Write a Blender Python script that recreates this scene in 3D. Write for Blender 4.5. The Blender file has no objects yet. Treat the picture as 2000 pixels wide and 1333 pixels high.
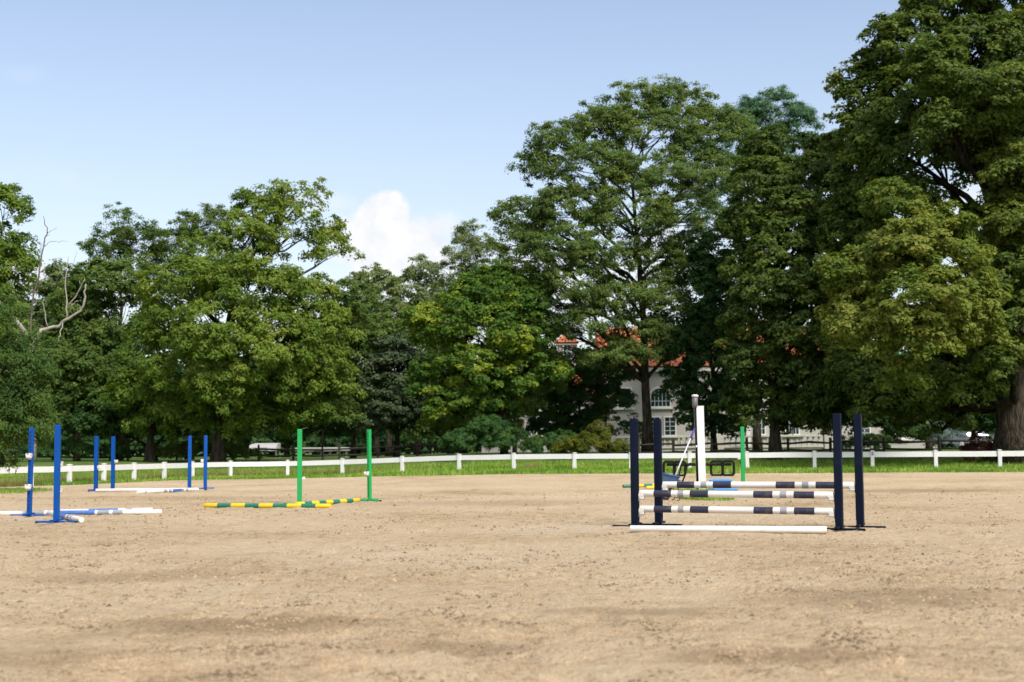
import bpy, math, random
import numpy as np
from mathutils import Vector, Matrix

random.seed(7)
SC = bpy.context.scene
COL = SC.collection
R = math.radians

# ------------------------------------------------------------------ camera
FPX = 2778.0                      # focal length in pixels of a 2000 px wide picture (50 mm lens)
CAMH, PITCH, ROLL = 1.35, math.atan(208.5 / FPX), 0.0080
fw = np.array([0, math.cos(PITCH), math.sin(PITCH)])
u0 = np.array([0, -math.sin(PITCH), math.cos(PITCH)])
x0 = np.array([1.0, 0, 0])
cr = x0 * math.cos(ROLL) - u0 * math.sin(ROLL)
cu = x0 * math.sin(ROLL) + u0 * math.cos(ROLL)
cam_data = bpy.data.cameras.new("camera")
cam = bpy.data.objects.new("camera", cam_data)
COL.objects.link(cam)
M = Matrix.Identity(4)
for i in range(3):
    M[i][0], M[i][1], M[i][2] = cr[i], cu[i], -fw[i]
M[2][3] = CAMH
cam.matrix_world = M
cam_data.lens, cam_data.sensor_width = 50.0, 36.0
cam_data.clip_end = 5000
cam_data.dof.use_dof = True
cam_data.dof.focus_distance = 26.0
cam_data.dof.aperture_fstop = 2.0
SC.camera = cam

# ------------------------------------------------------------------ sky, sun, exposure
SUN_EL, SUN_AZ = R(50), R(150)   # azimuth of the sun measured from +Y towards +X: behind the camera, to the right
world = bpy.data.worlds.new("World")
SC.world = world
world.use_nodes = True


class NG:
    """tiny helper to write node graphs"""
    def __init__(s, tree):
        s.t = tree
        tree.nodes.clear()

    def n(s, typ, inp=None, **kw):
        nd = s.t.nodes.new(typ)
        for k, v in kw.items():
            setattr(nd, k, v)
        for k, v in (inp or {}).items():
            if isinstance(v, tuple) and len(v) == 2 and hasattr(v[0], "outputs"):
                s.t.links.new(v[0].outputs[v[1]], nd.inputs[k])
            elif hasattr(v, "outputs"):
                s.t.links.new(v.outputs[0], nd.inputs[k])
            else:
                nd.inputs[k].default_value = v
        return nd

    def m(s, op, a, b=0.0, c=0.0):
        return s.n("ShaderNodeMath", {0: a, 1: b, 2: c}, operation=op)

    def ramp(s, fac, stops, interp="LINEAR"):
        nd = s.n("ShaderNodeValToRGB", {0: fac})
        cr_ = nd.color_ramp
        cr_.interpolation = interp
        while len(cr_.elements) < len(stops):
            cr_.elements.new(0.5)
        for e, (p, c) in zip(cr_.elements, stops):
            e.position = p
            e.color = (*c, 1) if len(c) == 3 else c
        return nd

    def mix(s, f, a, b, blend="MIX"):
        nd = s.n("ShaderNodeMix", data_type="RGBA", blend_type=blend)
        for k, v in ((0, f), (6, a), (7, b)):
            if hasattr(v, "outputs"):
                o = v.outputs[2] if v.bl_idname == "ShaderNodeMix" else v.outputs[0]
                s.t.links.new(o, nd.inputs[k])
            else:
                nd.inputs[k].default_value = v if k == 0 else ((*v, 1) if len(v) == 3 else v)
        return nd


def oc(nd):
    return (nd, 2) if nd.bl_idname == "ShaderNodeMix" else (nd, 0)


def build_world():
    g = NG(world.node_tree)
    sky = g.n("ShaderNodeTexSky")
    sky.sky_type = 'NISHITA'
    sky.sun_disc = False
    sky.sun_elevation = SUN_EL
    sky.sun_rotation = SUN_AZ
    sky.air_density, sky.dust_density, sky.ozone_density = 1.0, 1.6, 1.0
    hs0 = g.n("ShaderNodeHueSaturation", {"Saturation": 1.0, "Value": 1.0, "Color": sky})
    hs = g.mix(1.0, hs0, (1.09, 0.97, 0.92), "MULTIPLY")
    tc = g.n("ShaderNodeTexCoord")
    nrm = g.n("ShaderNodeVectorMath", {0: (tc, 0)}, operation='NORMALIZE')
    n1 = g.n("ShaderNodeTexNoise", {"Vector": nrm, "Scale": 16.0, "Detail": 6.0, "Roughness": 0.55})
    n2 = g.n("ShaderNodeTexNoise", {"Vector": nrm, "Scale": 55.0, "Detail": 4.0, "Roughness": 0.6})
    nz = g.m('ADD', g.m('MULTIPLY', g.m('SUBTRACT', n1, 0.5), 1.5), g.m('MULTIPLY', g.m('SUBTRACT', n2, 0.5), 0.45))
    mask = None
    for (px, py, rx, ry, soft, amt) in [(752, 428, 60, 66, .25, 1.0), (805, 490, 100, 74, .28, .97), (735, 475, 88, 78, .3, .93), (690, 480, 75, 70, .7, .75),
                                        (850, 445, 90, 44, .7, .9), (1000, 560, 480, 130, 1.1, .8), (640, 395, 90, 26, 1.0, .30),
                                        (60, 540, 60, 40, .6, .9), (120, 345, 160, 45, 1.2, .14), (45, 145, 60, 26, 1.1, .10),
                                        (1310, 500, 120, 70, .9, .7), (1900, 420, 220, 120, 1.0, .6)]:
        d = fw + cr * (px - 1000) / FPX + cu * (666.5 - py) / FPX
        d = d / np.linalg.norm(d)
        df = g.n("ShaderNodeVectorMath", {0: nrm, 1: tuple(d)}, operation='SUBTRACT')
        sc = g.n("ShaderNodeVectorMath", {0: df, 1: (FPX / rx, FPX / rx, FPX / ry)}, operation='MULTIPLY')
        ln = g.n("ShaderNodeVectorMath", {0: sc}, operation='LENGTH')
        v = g.m('ADD', g.m('SUBTRACT', 1.0, (ln, 1)), nz)
        mr = g.n("ShaderNodeMapRange", {0: v, 1: 0.0, 2: soft, 3: 0.0, 4: amt}, interpolation_type='SMOOTHSTEP')
        mask = mr if mask is None else g.m('MAXIMUM', mask, mr)
    # fair-weather cloud all round the horizon, out of the frame too
    sep = g.n("ShaderNodeSeparateXYZ", {0: nrm})
    st = g.n("ShaderNodeVectorMath", {0: nrm, 1: (1, 1, 2.6)}, operation='MULTIPLY')
    n3 = g.n("ShaderNodeTexNoise", {"Vector": st, "Scale": 5.0, "Detail": 7.0, "Roughness": 0.55})
    back = g.n("ShaderNodeMapRange", {0: (sep, 1), 1: 0.80, 2: 0.5, 3: 0.0, 4: 1.0})
    c3 = g.n("ShaderNodeMapRange", {0: n3, 1: 0.44, 2: 0.60, 3: 0.0, 4: 0.9}, interpolation_type='SMOOTHSTEP')
    mask = g.m('MAXIMUM', mask, g.m('MULTIPLY', c3, back))
    shade = g.ramp(g.m('ADD', g.m('MULTIPLY', n1, 0.55), g.m('MULTIPLY', n2, 0.45)), [(0.36, (3.9, 4.1, 4.4)), (0.54, (4.8, 4.8, 4.85))])
    # a thin veil whitens the air towards the horizon
    veil = g.n("ShaderNodeMapRange", {0: (sep, 2), 1: 0.02, 2: 0.30, 3: 0.35, 4: 0.05})
    veiled = g.mix(veil, hs, (4.0, 4.4, 4.9))
    mx = g.mix(mask, veiled, shade)
    bg = g.n("ShaderNodeBackground", {0: oc(mx), 1: 0.10})
    g.n("ShaderNodeOutputWorld", {0: bg})


build_world()

sun = bpy.data.lights.new("sun", 'SUN')
sun.energy, sun.angle, sun.color = 2.2, R(14), (1.0, 0.95, 0.87)
so = bpy.data.objects.new("sun", sun)
COL.objects.link(so)
sd = Vector((math.sin(SUN_AZ) * math.cos(SUN_EL), math.cos(SUN_AZ) * math.cos(SUN_EL), math.sin(SUN_EL)))
so.rotation_euler = sd.to_track_quat('Z', 'Y').to_euler()
so.location = (0, 0, 60)

SC.view_settings.view_transform = 'Standard'
SC.view_settings.look = 'None'
SC.view_settings.exposure = 1.08
SC.view_settings.gamma = 1.0
SC.render.engine = 'CYCLES'
SC.cycles.max_bounces = 6
SC.cycles.diffuse_bounces = 3
SC.cycles.glossy_bounces = 2
SC.cycles.transmission_bounces = 4
SC.cycles.use_denoising = True
SC.cycles.denoiser = 'OPENIMAGEDENOISE'
SC.cycles.sample_clamp_indirect = 6.0

# ------------------------------------------------------------------ terrain and pixel helpers
FENCE_PX = [(-150, 49.5), (-82, 51.2), (-12, 53), (61, 55), (136, 57.3), (203, 59.7), (262, 62.2), (321, 64.6), (376, 67), (450, 69.1), (562, 70.2), (669, 69.6),
            (786, 68.4), (897, 67.1), (1004, 66), (1122, 65.1), (1232, 64.4), (1347, 63.8), (1460, 63.2), (1591, 62.6),
            (1704, 62), (1828, 61.4), (1953, 60.8), (2075, 60.2), (2200, 59.6)]
_fr = np.array([(p - 1000) / FPX for p, d in FENCE_PX])
_fd = np.array([d for p, d in FENCE_PX])


def S(t):
    t = np.clip(t, 0, 1)
    return t * t * (3 - 2 * t)


def terrain(x, y):
    x = np.asarray(x, float)
    y = np.asarray(y, float)
    yf = np.interp(x / np.maximum(y, 1.0), _fr, _fd)
    return 0.28 * S((x + 12) / 12) * S((y - 42) / 20) + 0.75 * S((y - yf - 1) / 18)


def tz(x, y):
    return float(terrain(x, y))


def ray(px, py):
    return fw + cr * (px - 1000) / FPX + cu * (666.5 - py) / FPX


def P(px, py, D):
    """point seen at a picture position, D metres ahead"""
    d = ray(px, py)
    t = D / d[1]
    return np.array([d[0] * t, D, CAMH + d[2] * t])


def G(px, py):
    """point of the terrain seen at a picture position"""
    d = ray(px, py)
    t0, t = 2.0, 2.0
    while t < 160:
        q = d * t
        if CAMH + q[2] <= tz(q[0], q[1]):
            break
        t0, t = t, t + 0.5
    for _ in range(24):
        tm = (t0 + t) / 2
        q = d * tm
        if CAMH + q[2] <= tz(q[0], q[1]):
            t = tm
        else:
            t0 = tm
    return np.array([d[0] * t, d[1] * t, CAMH + d[2] * t])


def on_ground(px, D, py=880):
    q = P(px, py, D)
    return np.array([q[0], D, tz(q[0], D)])


# ------------------------------------------------------------------ materials
def material(name, col, rough=0.6, var=0.12, scale=8.0, bump=0.0, bscale=60.0, metallic=0.0, spec=0.5, bdist=0.02, dirt=None, dirt_amt=0.0, coord=3, stretch=(1, 1, 1)):
    m = bpy.data.materials.new(name)
    m.use_nodes = True
    g = NG(m.node_tree)
    tc = g.n("ShaderNodeTexCoord")
    mp = g.n("ShaderNodeMapping", {0: (tc, coord), 3: stretch})
    nz = g.n("ShaderNodeTexNoise", {"Vector": mp, "Scale": scale, "Detail": 5.0, "Roughness": 0.6})
    lo = tuple(max(0, c * (1 - var * 1.6)) for c in col)
    hi = tuple(min(1, c * (1 + var)) for c in col)
    c = g.ramp(nz, [(0.3, lo), (0.7, hi)])
    if dirt:
        nd = g.n("ShaderNodeTexNoise", {"Vector": mp, "Scale": scale * 2.7, "Detail": 6.0, "Roughness": 0.7})
        f = g.n("ShaderNodeMapRange", {0: nd, 1: 0.55, 2: 0.75, 3: 0.0, 4: dirt_amt})
        c = g.mix(f, c, dirt)
    p = g.n("ShaderNodeBsdfPrincipled", {"Base Color": oc(c), "Roughness": rough, "Metallic": metallic, "Specular IOR Level": spec})
    if bump:
        nb = g.n("ShaderNodeTexNoise", {"Vector": mp, "Scale": bscale, "Detail": 4.0})
        b = g.n("ShaderNodeBump", {"Strength": bump, "Distance": bdist, "Height": nb})
        g.t.links.new(b.outputs[0], p.inputs["Normal"])
    g.n("ShaderNodeOutputMaterial", {0: p})
    return m


def leaf_material(name, cols, trans=0.42, rough=0.6, spec=0.14):
    m = bpy.data.materials.new(name)
    m.use_nodes = True
    g = NG(m.node_tree)
    at = g.n("ShaderNodeAttribute", attribute_name="tint")
    k = len(cols)
    cols = [tuple(min(.6, v * 1.85) for v in c_) for c_ in cols]
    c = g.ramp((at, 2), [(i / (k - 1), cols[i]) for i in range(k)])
    p = g.n("ShaderNodeBsdfPrincipled", {"Base Color": (c, 0), "Roughness": rough, "Specular IOR Level": spec})
    tcol = g.mix(1.0, c, (1.25, 1.2, 0.45), "MULTIPLY")
    tr = g.n("ShaderNodeBsdfTranslucent", {"Color": oc(tcol)})
    mx = g.n("ShaderNodeMixShader", {0: trans, 1: p, 2: tr})
    g.n("ShaderNodeOutputMaterial", {0: mx})
    return m


def sand_material():
    m = bpy.data.materials.new("sand")
    m.use_nodes = True
    g = NG(m.node_tree)
    v = (g.n("ShaderNodeNewGeometry"), 0)
    big = g.n("ShaderNodeTexNoise", {"Vector": v, "Scale": 0.20, "Detail": 4.0, "Roughness": 0.6})
    mid = g.n("ShaderNodeTexNoise", {"Vector": v, "Scale": 2.7, "Detail": 6.0, "Roughness": 0.72})
    fine = g.n("ShaderNodeTexNoise", {"Vector": v, "Scale": 9.0, "Detail": 6.0, "Roughness": 0.75})
    grit = g.n("ShaderNodeTexNoise", {"Vector": v, "Scale": 30.0, "Detail": 3.0, "Roughness": 0.75})
    a = g.m('ADD', g.m('MULTIPLY', big, 0.46), g.m('ADD', g.m('MULTIPLY', mid, 0.28), g.m('ADD', g.m('MULTIPLY', fine, 0.26), g.m('MULTIPLY', grit, 0.28))))
    c = g.ramp(a, [(0.455, (0.220, 0.149, 0.078)), (0.532, (0.385, 0.280, 0.162)), (0.605, (0.550, 0.420, 0.262)), (0.74, (0.65, 0.52, 0.35))])
    # damp clods and droppings of darker footing
    cl = g.n("ShaderNodeTexNoise", {"Vector": v, "Scale": 5.0, "Detail": 9.0, "Roughness": 0.82})
    f = g.n("ShaderNodeMapRange", {0: cl, 1: 0.56, 2: 0.67, 3: 0.0, 4: 0.80})
    c2 = g.mix(f, c, (0.135, 0.086, 0.046))
    # dry trodden strip left of the navy jump, then lighter and darker patches
    for (px, py, rx, ry, amt) in ((1090, 1034, 1.9, 1.3, .75), (1400, 1010, 4.5, 2.2, .30), (900, 1090, 3.4, 2.6, .32), (30, 1016, 2.0, 1.0, .5), (1100, 945, 9, 5, .2)) + ((480, 1225, 1.5, .7, -.55), (1500, 1290, 1.1, .45, -.55), (1720, 1170, 1.5, 1.2, -.45), (900, 1270, .8, .35, -.5), (250, 1130, 1.6, 1.0, -.35), (1250, 1200, 1.2, .5, -.4), (1800, 960, 3.5, 2.6, -.5), (900, 985, 5, 2.5, -.3), (420, 975, 4, 2.6, -.35), (60, 1290, .9, .5, -.4)):
        q = G(px, py)
        dv = g.n("ShaderNodeVectorMath", {0: v, 1: (float(q[0]), float(q[1]), 0.0)}, operation='SUBTRACT')
        sv = g.n("ShaderNodeVectorMath", {0: dv, 1: (1 / rx, 1 / ry, 0.0)}, operation='MULTIPLY')
        ln = g.n("ShaderNodeVectorMath", {0: sv}, operation='LENGTH')
        k = g.m('ADD', g.m('SUBTRACT', 1.0, (ln, 1)), g.m('MULTIPLY', g.m('SUBTRACT', mid, 0.5), 1.6))
        fm = g.n("ShaderNodeMapRange", {0: k, 1: 0.0, 2: 0.7, 3: 0.0, 4: abs(amt)}, interpolation_type='SMOOTHSTEP')
        c2 = g.mix(fm, c2, (0.60, 0.495, 0.355) if amt > 0 else (0.225, 0.150, 0.080))
    p = g.n("ShaderNodeBsdfPrincipled", {"Base Color": oc(c2), "Roughness": 0.95, "Specular IOR Level": 0.12})
    h = g.m('ADD', g.m('MULTIPLY', fine, 0.6), g.m('ADD', g.m('MULTIPLY', grit, 0.25), g.m('MULTIPLY', mid, 0.9)))
    b = g.n("ShaderNodeBump", {"Strength": 1.0, "Distance": 0.14, "Height": h})
    g.t.links.new(b.outputs[0], p.inputs["Normal"])
    g.n("ShaderNodeOutputMaterial", {0: p})
    return m


def lawn_material():
    m = bpy.data.materials.new("lawn")
    m.use_nodes = True
    g = NG(m.node_tree)
    tc = g.n("ShaderNodeTexCoord")
    a = g.n("ShaderNodeTexNoise", {"Vector": (tc, 3), "Scale": 0.5, "Detail": 8.0, "Roughness": 0.7})
    c = g.ramp(a, [(0.3, (0.055, 0.10, 0.020)), (0.5, (0.085, 0.150, 0.028)), (0.7, (0.13, 0.19, 0.04))])
    p = g.n("ShaderNodeBsdfPrincipled", {"Base Color": (c, 0), "Roughness": 0.9, "Specular IOR Level": 0.15})
    b = g.n("ShaderNodeBump", {"Strength": 0.8, "Distance": 0.08, "Height": g.n("ShaderNodeTexNoise", {"Vector": (tc, 3), "Scale": 14.0, "Detail": 4.0})})
    g.t.links.new(b.outputs[0], p.inputs["Normal"])
    g.n("ShaderNodeOutputMaterial", {0: p})
    return m


MT = dict(
    white=material("white_vinyl", (0.7254, 0.7254, 0.7161), 0.45, 0.03, 3, dirt=(0.5, 0.46, 0.38), dirt_amt=0.25),
    pole_white=material("pole_white", (0.6699, 0.6569, 0.6264), 0.5, 0.04, 4, dirt=(0.42, 0.34, 0.25), dirt_amt=0.55),
    cup=material("cup_white", (0.6264, 0.6177, 0.5916), 0.4, 0.05, 6, dirt=(0.45, 0.36, 0.28), dirt_amt=0.4),
    blue=material("blue_paint", (0.0000, 0.0679, 0.3219), 0.5, 0.08, 3, spec=0.2, dirt=(0.01, 0.08, 0.33), dirt_amt=0.4),
    blue_band=material("blue_band", (0.0478, 0.1305, 0.4002), 0.5, 0.12, 4, dirt=(0.3, 0.3, 0.35), dirt_amt=0.35),
    grey_band=material("grey_band", (0.2523, 0.2697, 0.3001), 0.5, 0.06, 4, dirt=(0.45, 0.42, 0.38), dirt_amt=0.3),
    navy=material("navy_paint", (0.0035, 0.0075, 0.022), 0.5, 0.2, 3, spec=0.12, dirt=(0.012, 0.018, 0.035), dirt_amt=0.7),
    navy_band=material("navy_band", (0.016, 0.020, 0.048), 0.5, 0.15, 4, dirt=(0.19, 0.17, 0.16), dirt_amt=0.5),
    green=material("green_paint", (0.0035, 0.3132, 0.0740), 0.42, 0.07, 3),
    teal_band=material("teal_band", (0.0104, 0.1653, 0.1001), 0.5, 0.12, 5, dirt=(0.2, 0.25, 0.2), dirt_amt=0.3),
    yellow_band=material("yellow_band", (0.7221, 0.4872, 0.0104), 0.5, 0.06, 5, dirt=(0.5, 0.36, 0.14), dirt_amt=0.35),
    black=material("black_plastic", (0.007, 0.007, 0.008), 0.6, 0.2, 6, spec=0.15, dirt=(0.05, 0.045, 0.04), dirt_amt=0.4),
    dark_hole=material("hole_shade", (0.008, 0.01, 0.014), 0.7, 0.1),  # near-black standing in for the shade inside the track holes
    steel=material("steel", (0.55, 0.56, 0.58), 0.35, 0.08, 6, metallic=0.7),
    silver=material("silver_handle", (0.62, 0.62, 0.66), 0.35, 0.06, 6),
    purple=material("purple_plastic", (0.05, 0.035, 0.24), 0.45, 0.1),
    tub=material("blue_tub", (0.045, 0.115, 0.26), 0.5, 0.12, 5, dirt=(0.25, 0.25, 0.25), dirt_amt=0.35),
    sky_plastic=material("light_blue_plastic", (0.0870, 0.2871, 0.6264), 0.45, 0.1, 4, dirt=(0.4, 0.45, 0.5), dirt_amt=0.35),
    grey_plastic=material("grey_plastic", (0.12, 0.12, 0.125), 0.45, 0.1),
    wood=material("weathered_wood", (0.050, 0.040, 0.032), 0.85, 0.3, 5, 0.6, 40, stretch=(1, 1, 1)),
    bark=material("bark", (0.068, 0.057, 0.042), 0.95, 0.55, 5.0, 1.0, 11, bdist=0.12, spec=0.1, stretch=(1.6, 1.6, 0.28)),
    bark_dark=material("dark_bark", (0.038, 0.032, 0.025), 0.95, 0.55, 5.0, 1.0, 11, bdist=0.12, spec=0.1, stretch=(1.6, 1.6, 0.28)),
    bark_dead=material("bleached_bark", (0.33, 0.315, 0.27), 0.85, 0.25, 3.0, 0.6, 14),
    bark_dark_dead=material("dark_dead_bark", (0.12, 0.09, 0.08), 0.85, 0.25, 3.0, 0.6, 14),
    stucco=material("white_stucco", (0.3828, 0.3713, 0.3445), 0.9, 0.06, 1.2, 0.15, 30),  # white dimmed, shade from the trees put into the wall colour
    trim=material("white_trim", (0.6090, 0.6003, 0.5742), 0.6, 0.04, 2),
    stone=material("pale_stone", (0.4350, 0.4263, 0.3828), 0.85, 0.12, 3, 0.2, 25),
    roof=material("orange_tile", (0.4524, 0.1348, 0.0539), 0.8, 0.3, 3.0, 0.3, 20),
    glass=material("window_glass", (0.02, 0.03, 0.035), 0.08, 0.1, 2, spec=0.8),
    muntin=material("pale_green_muntin", (0.42, 0.50, 0.50), 0.5, 0.05),
    car=material("shaded_silver_car_paint", (0.10, 0.115, 0.14), 0.6, 0.04, 1, spec=0.2),  # silver darkened, the trees' shade is put into the paint
    rubber=material("rubber", (0.025, 0.024, 0.023), 0.8, 0.2),
    tarp=material("white_tarpaulin", (0.4002, 0.3959, 0.3915), 0.7, 0.05, 1.5),
    tarp_grey=material("grey_panel", (0.25, 0.26, 0.28), 0.7, 0.08, 2),
)
SAND, LAWN = sand_material(), lawn_material()

LEAF = dict(
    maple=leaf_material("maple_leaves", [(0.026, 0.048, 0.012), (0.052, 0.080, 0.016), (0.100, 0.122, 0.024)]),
    maple_warm=leaf_material("warm_sunlit_maple_leaves", [(0.040, 0.070, 0.012), (0.076, 0.108, 0.018), (0.132, 0.142, 0.030)]),  # brighter, warmer maple copy; sunlight on the front bough put into colour
    maple_dark=leaf_material("shade_maple_leaves", [(0.012, 0.034, 0.010), (0.022, 0.052, 0.014), (0.042, 0.075, 0.018)]),  # darker maple copy: dark green trees, and shade painted into shadowed ones
    oak=leaf_material("pin_oak_leaves", [(0.036, 0.066, 0.019), (0.064, 0.102, 0.026), (0.108, 0.142, 0.034)]),
    ash=leaf_material("ash_leaves", [(0.042, 0.078, 0.012), (0.078, 0.122, 0.018), (0.128, 0.160, 0.028)]),
    locust=leaf_material("locust_leaves", [(0.026, 0.066, 0.038), (0.044, 0.098, 0.052), (0.075, 0.128, 0.062)]),
    wood=leaf_material("mixed_leaves", [(0.030, 0.060, 0.014), (0.056, 0.092, 0.020), (0.100, 0.130, 0.030)]),
    far=leaf_material("far_leaves", [(0.060, 0.092, 0.036), (0.090, 0.122, 0.046), (0.13, 0.155, 0.058)]),  # paler leaves, distance haze put into their colour
    bright=leaf_material("bright_leaves", [(0.030, 0.068, 0.012), (0.056, 0.104, 0.015), (0.150, 0.185, 0.020)]),
    copper=leaf_material("dusky_leaves", [(0.020, 0.034, 0.016), (0.034, 0.052, 0.024), (0.060, 0.082, 0.038)], trans=0.15),
    willow=leaf_material("willow_leaves", [(0.020, 0.046, 0.012), (0.038, 0.072, 0.015), (0.075, 0.115, 0.020)]),
    hedge=leaf_material("hedge_leaves", [(0.020, 0.055, 0.018), (0.035, 0.080, 0.022), (0.060, 0.110, 0.028)]),
    gold=leaf_material("golden_shrub_leaves", [(0.034, 0.050, 0.008), (0.060, 0.074, 0.010), (0.10, 0.10, 0.014)]),
    red=leaf_material("red_shrub_leaves", [(0.040, 0.016, 0.014), (0.07, 0.026, 0.02), (0.09, 0.05, 0.03)]),
    spruce=leaf_material("spruce_needles", [(0.055, 0.085, 0.082), (0.085, 0.12, 0.115), (0.12, 0.155, 0.15)], trans=0.1),
    grass=leaf_material("grass_blades", [(0.065, 0.120, 0.016), (0.105, 0.185, 0.024), (0.180, 0.240, 0.050)], trans=0.3),
    seed=leaf_material("seed_heads", [(0.10, 0.11, 0.03), (0.15, 0.14, 0.05), (0.22, 0.19, 0.09)], trans=0.3),
)


# ------------------------------------------------------------------ mesh helpers
class MB:
    """collects simple shapes into one mesh"""
    def __init__(s):
        s.v, s.f, s.mi, s.sm = [], [], [], []

    def add(s, vs, fs, mi=0, smooth=False):
        o = len(s.v)
        s.v += [tuple(map(float, p)) for p in vs]
        for f in fs:
            s.f.append(tuple(i + o for i in f))
            s.mi.append(mi)
            s.sm.append(smooth)
        return s

    def box(s, c, size, rz=0.0, mi=0, bev=0.0, taper=1.0):
        x, y, z = [a / 2 for a in size]
        if bev <= 0:
            pts = [(sx * x * (taper if sz > 0 else 1), sy * y * (taper if sz > 0 else 1), sz * z) for sz in (-1, 1) for sx, sy in ((-1, -1), (1, -1), (1, 1), (-1, 1))]
            fs = [(3, 2, 1, 0), (4, 5, 6, 7), (0, 1, 5, 4), (1, 2, 6, 5), (2, 3, 7, 6), (3, 0, 4, 7)]
        else:
            b = min(bev, x * .9, y * .9, z * .9)
            ring = lambda ex, ey: [(-ex + b, -ey), (ex - b, -ey), (ex, -ey + b), (ex, ey - b), (ex - b, ey), (-ex + b, ey), (-ex, ey - b), (-ex, -ey + b)]
            pts = []
            for zz, ins in ((-z, b), (-z + b, 0), (z - b, 0), (z, b)):
                pts += [(px_, py_, zz) for px_, py_ in ring(x - ins * .7, y - ins * .7)]
            fs = [tuple(range(7, -1, -1)), tuple(range(24, 32))]
            for k in range(3):
                for i in range(8):
                    j = (i + 1) % 8
                    fs.append((k * 8 + i, k * 8 + j, k * 8 + 8 + j, k * 8 + 8 + i))
        cz, sz_ = math.cos(rz), math.sin(rz)
        pts = [(c[0] + p[0] * cz - p[1] * sz_, c[1] + p[0] * sz_ + p[1] * cz, c[2] + p[2]) for p in pts]
        return s.add(pts, fs, mi)

    def tube(s, pts, rad, n=8, mi=0, caps=True, smooth=True, mis=None):
        pts = [Vector(p) for p in pts]
        if not hasattr(rad, "__len__"):
            rad = [rad] * len(pts)
        o = len(s.v)
        prev = None
        for i, p in enumerate(pts):
            d = (pts[min(i + 1, len(pts) - 1)] - pts[max(i - 1, 0)])
            d = d.normalized() if d.length > 1e-9 else Vector((0, 0, 1))
            a = prev if prev is not None else (Vector((0, 0, 1)) if abs(d.z) < .9 else Vector((1, 0, 0)))
            a = (a - d * a.dot(d)).normalized()
            prev = a
            b = d.cross(a)
            for k in range(n):
                t = 2 * math.pi * k / n
                s.v.append(tuple(p + (a * math.cos(t) + b * math.sin(t)) * rad[i]))
        for i in range(len(pts) - 1):
            for k in range(n):
                j = (k + 1) % n
                s.f.append((o + i * n + k, o + i * n + j, o + i * n + n + j, o + i * n + n + k))
                s.mi.append(mis[i] if mis else mi)
                s.sm.append(smooth)
        if caps:
            s.f.append(tuple(o + k for k in range(n - 1, -1, -1)))
            s.f.append(tuple(o + (len(pts) - 1) * n + k for k in range(n)))
            s.mi += [mis[0] if mis else mi, mis[-1] if mis else mi]
            s.sm += [False, False]
        return s

    def lathe(s, prof, c=(0, 0, 0), n=12, mi=0):
        return s.tube([(c[0], c[1], c[2] + z) for r, z in prof], [r for r, z in prof], n, mi)

    def build(s, name, mats, parent=None, loc=None):
        me = bpy.data.meshes.new(name)
        me.from_pydata(s.v, [], s.f)
        for m in (mats if isinstance(mats, (list, tuple)) else [mats]):
            me.materials.append(m)
        me.polygons.foreach_set("material_index", s.mi)
        me.polygons.foreach_set("use_smooth", s.sm)
        me.update()
        return link(name, me, parent, loc)


def link(name, me, parent=None, loc=None):
    o = bpy.data.objects.new(name, me)
    COL.objects.link(o)
    if parent is not None:
        o.parent = parent
    if loc is not None:
        o.location = loc
    return o


def tag(o, label=None, cat=None, group=None, kind=None):
    if label:
        o["label"] = label
    if cat:
        o["category"] = cat
    if group:
        o["group"] = group
    if kind:
        o["kind"] = kind
    return o


def thing(name, label, cat, loc, rz=0.0, group=None, lean=(0, 0)):
    o = bpy.data.objects.new(name, None)
    o.empty_display_size = 0.3
    COL.objects.link(o)
    o.location = tuple(map(float, loc))
    o.rotation_euler = (lean[0], lean[1], rz)
    return tag(o, label, cat, group)


def fast_mesh(name, V, F, mat, tint=None, smooth=False):
    me = bpy.data.meshes.new(name)
    nv, nf, k = len(V), len(F), F.shape[1]
    me.vertices.add(nv)
    me.vertices.foreach_set("co", np.ascontiguousarray(V, np.float32).ravel())
    me.loops.add(nf * k)
    me.loops.foreach_set("vertex_index", np.ascontiguousarray(F, np.int32).ravel())
    me.polygons.add(nf)
    me.polygons.foreach_set("loop_start", np.arange(0, nf * k, k, dtype=np.int32))
    if smooth:
        me.polygons.foreach_set("use_smooth", np.ones(nf, bool))
    me.materials.append(mat)
    if tint is not None:
        a = me.attributes.new("tint", 'FLOAT', 'FACE')
        a.data.foreach_set("value", np.ascontiguousarray(tint, np.float32))
    me.update(calc_edges=True)
    return me


def vnoise(x, y, seed=0):
    """smooth value noise in numpy"""
    rs = np.random.RandomState(seed)
    T = rs.rand(256, 256)
    xi, yi = np.floor(x).astype(int), np.floor(y).astype(int)
    fx, fy = x - xi, y - yi
    fx, fy = fx * fx * (3 - 2 * fx), fy * fy * (3 - 2 * fy)
    a, b = T[xi % 256, yi % 256], T[(xi + 1) % 256, yi % 256]
    c, d = T[xi % 256, (yi + 1) % 256], T[(xi + 1) % 256, (yi + 1) % 256]
    return (a * (1 - fx) + b * fx) * (1 - fy) + (c * (1 - fx) + d * fx) * fy


# ------------------------------------------------------------------ ground: lawn, arena sand
EDGE_PX = [(-500, 966), (-260, 960), (-120, 957), (0, 952), (90, 950), (140, 949), (203, 946), (262, 943), (335, 939.5), (450, 937.5), (585, 935.5), (700, 933), (800, 931), (900, 929),
           (1000, 927.5), (1200, 926.5), (1460, 926), (1700, 925), (2000, 923), (2200, 922), (2500, 920)]
_e = [G(px, py) for px, py in EDGE_PX]
_er = np.array([q[0] / q[1] for q in _e])
_ed = np.array([q[1] for q in _e])


def edge_depth(ratio):
    return np.interp(ratio, _er, _ed)


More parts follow.
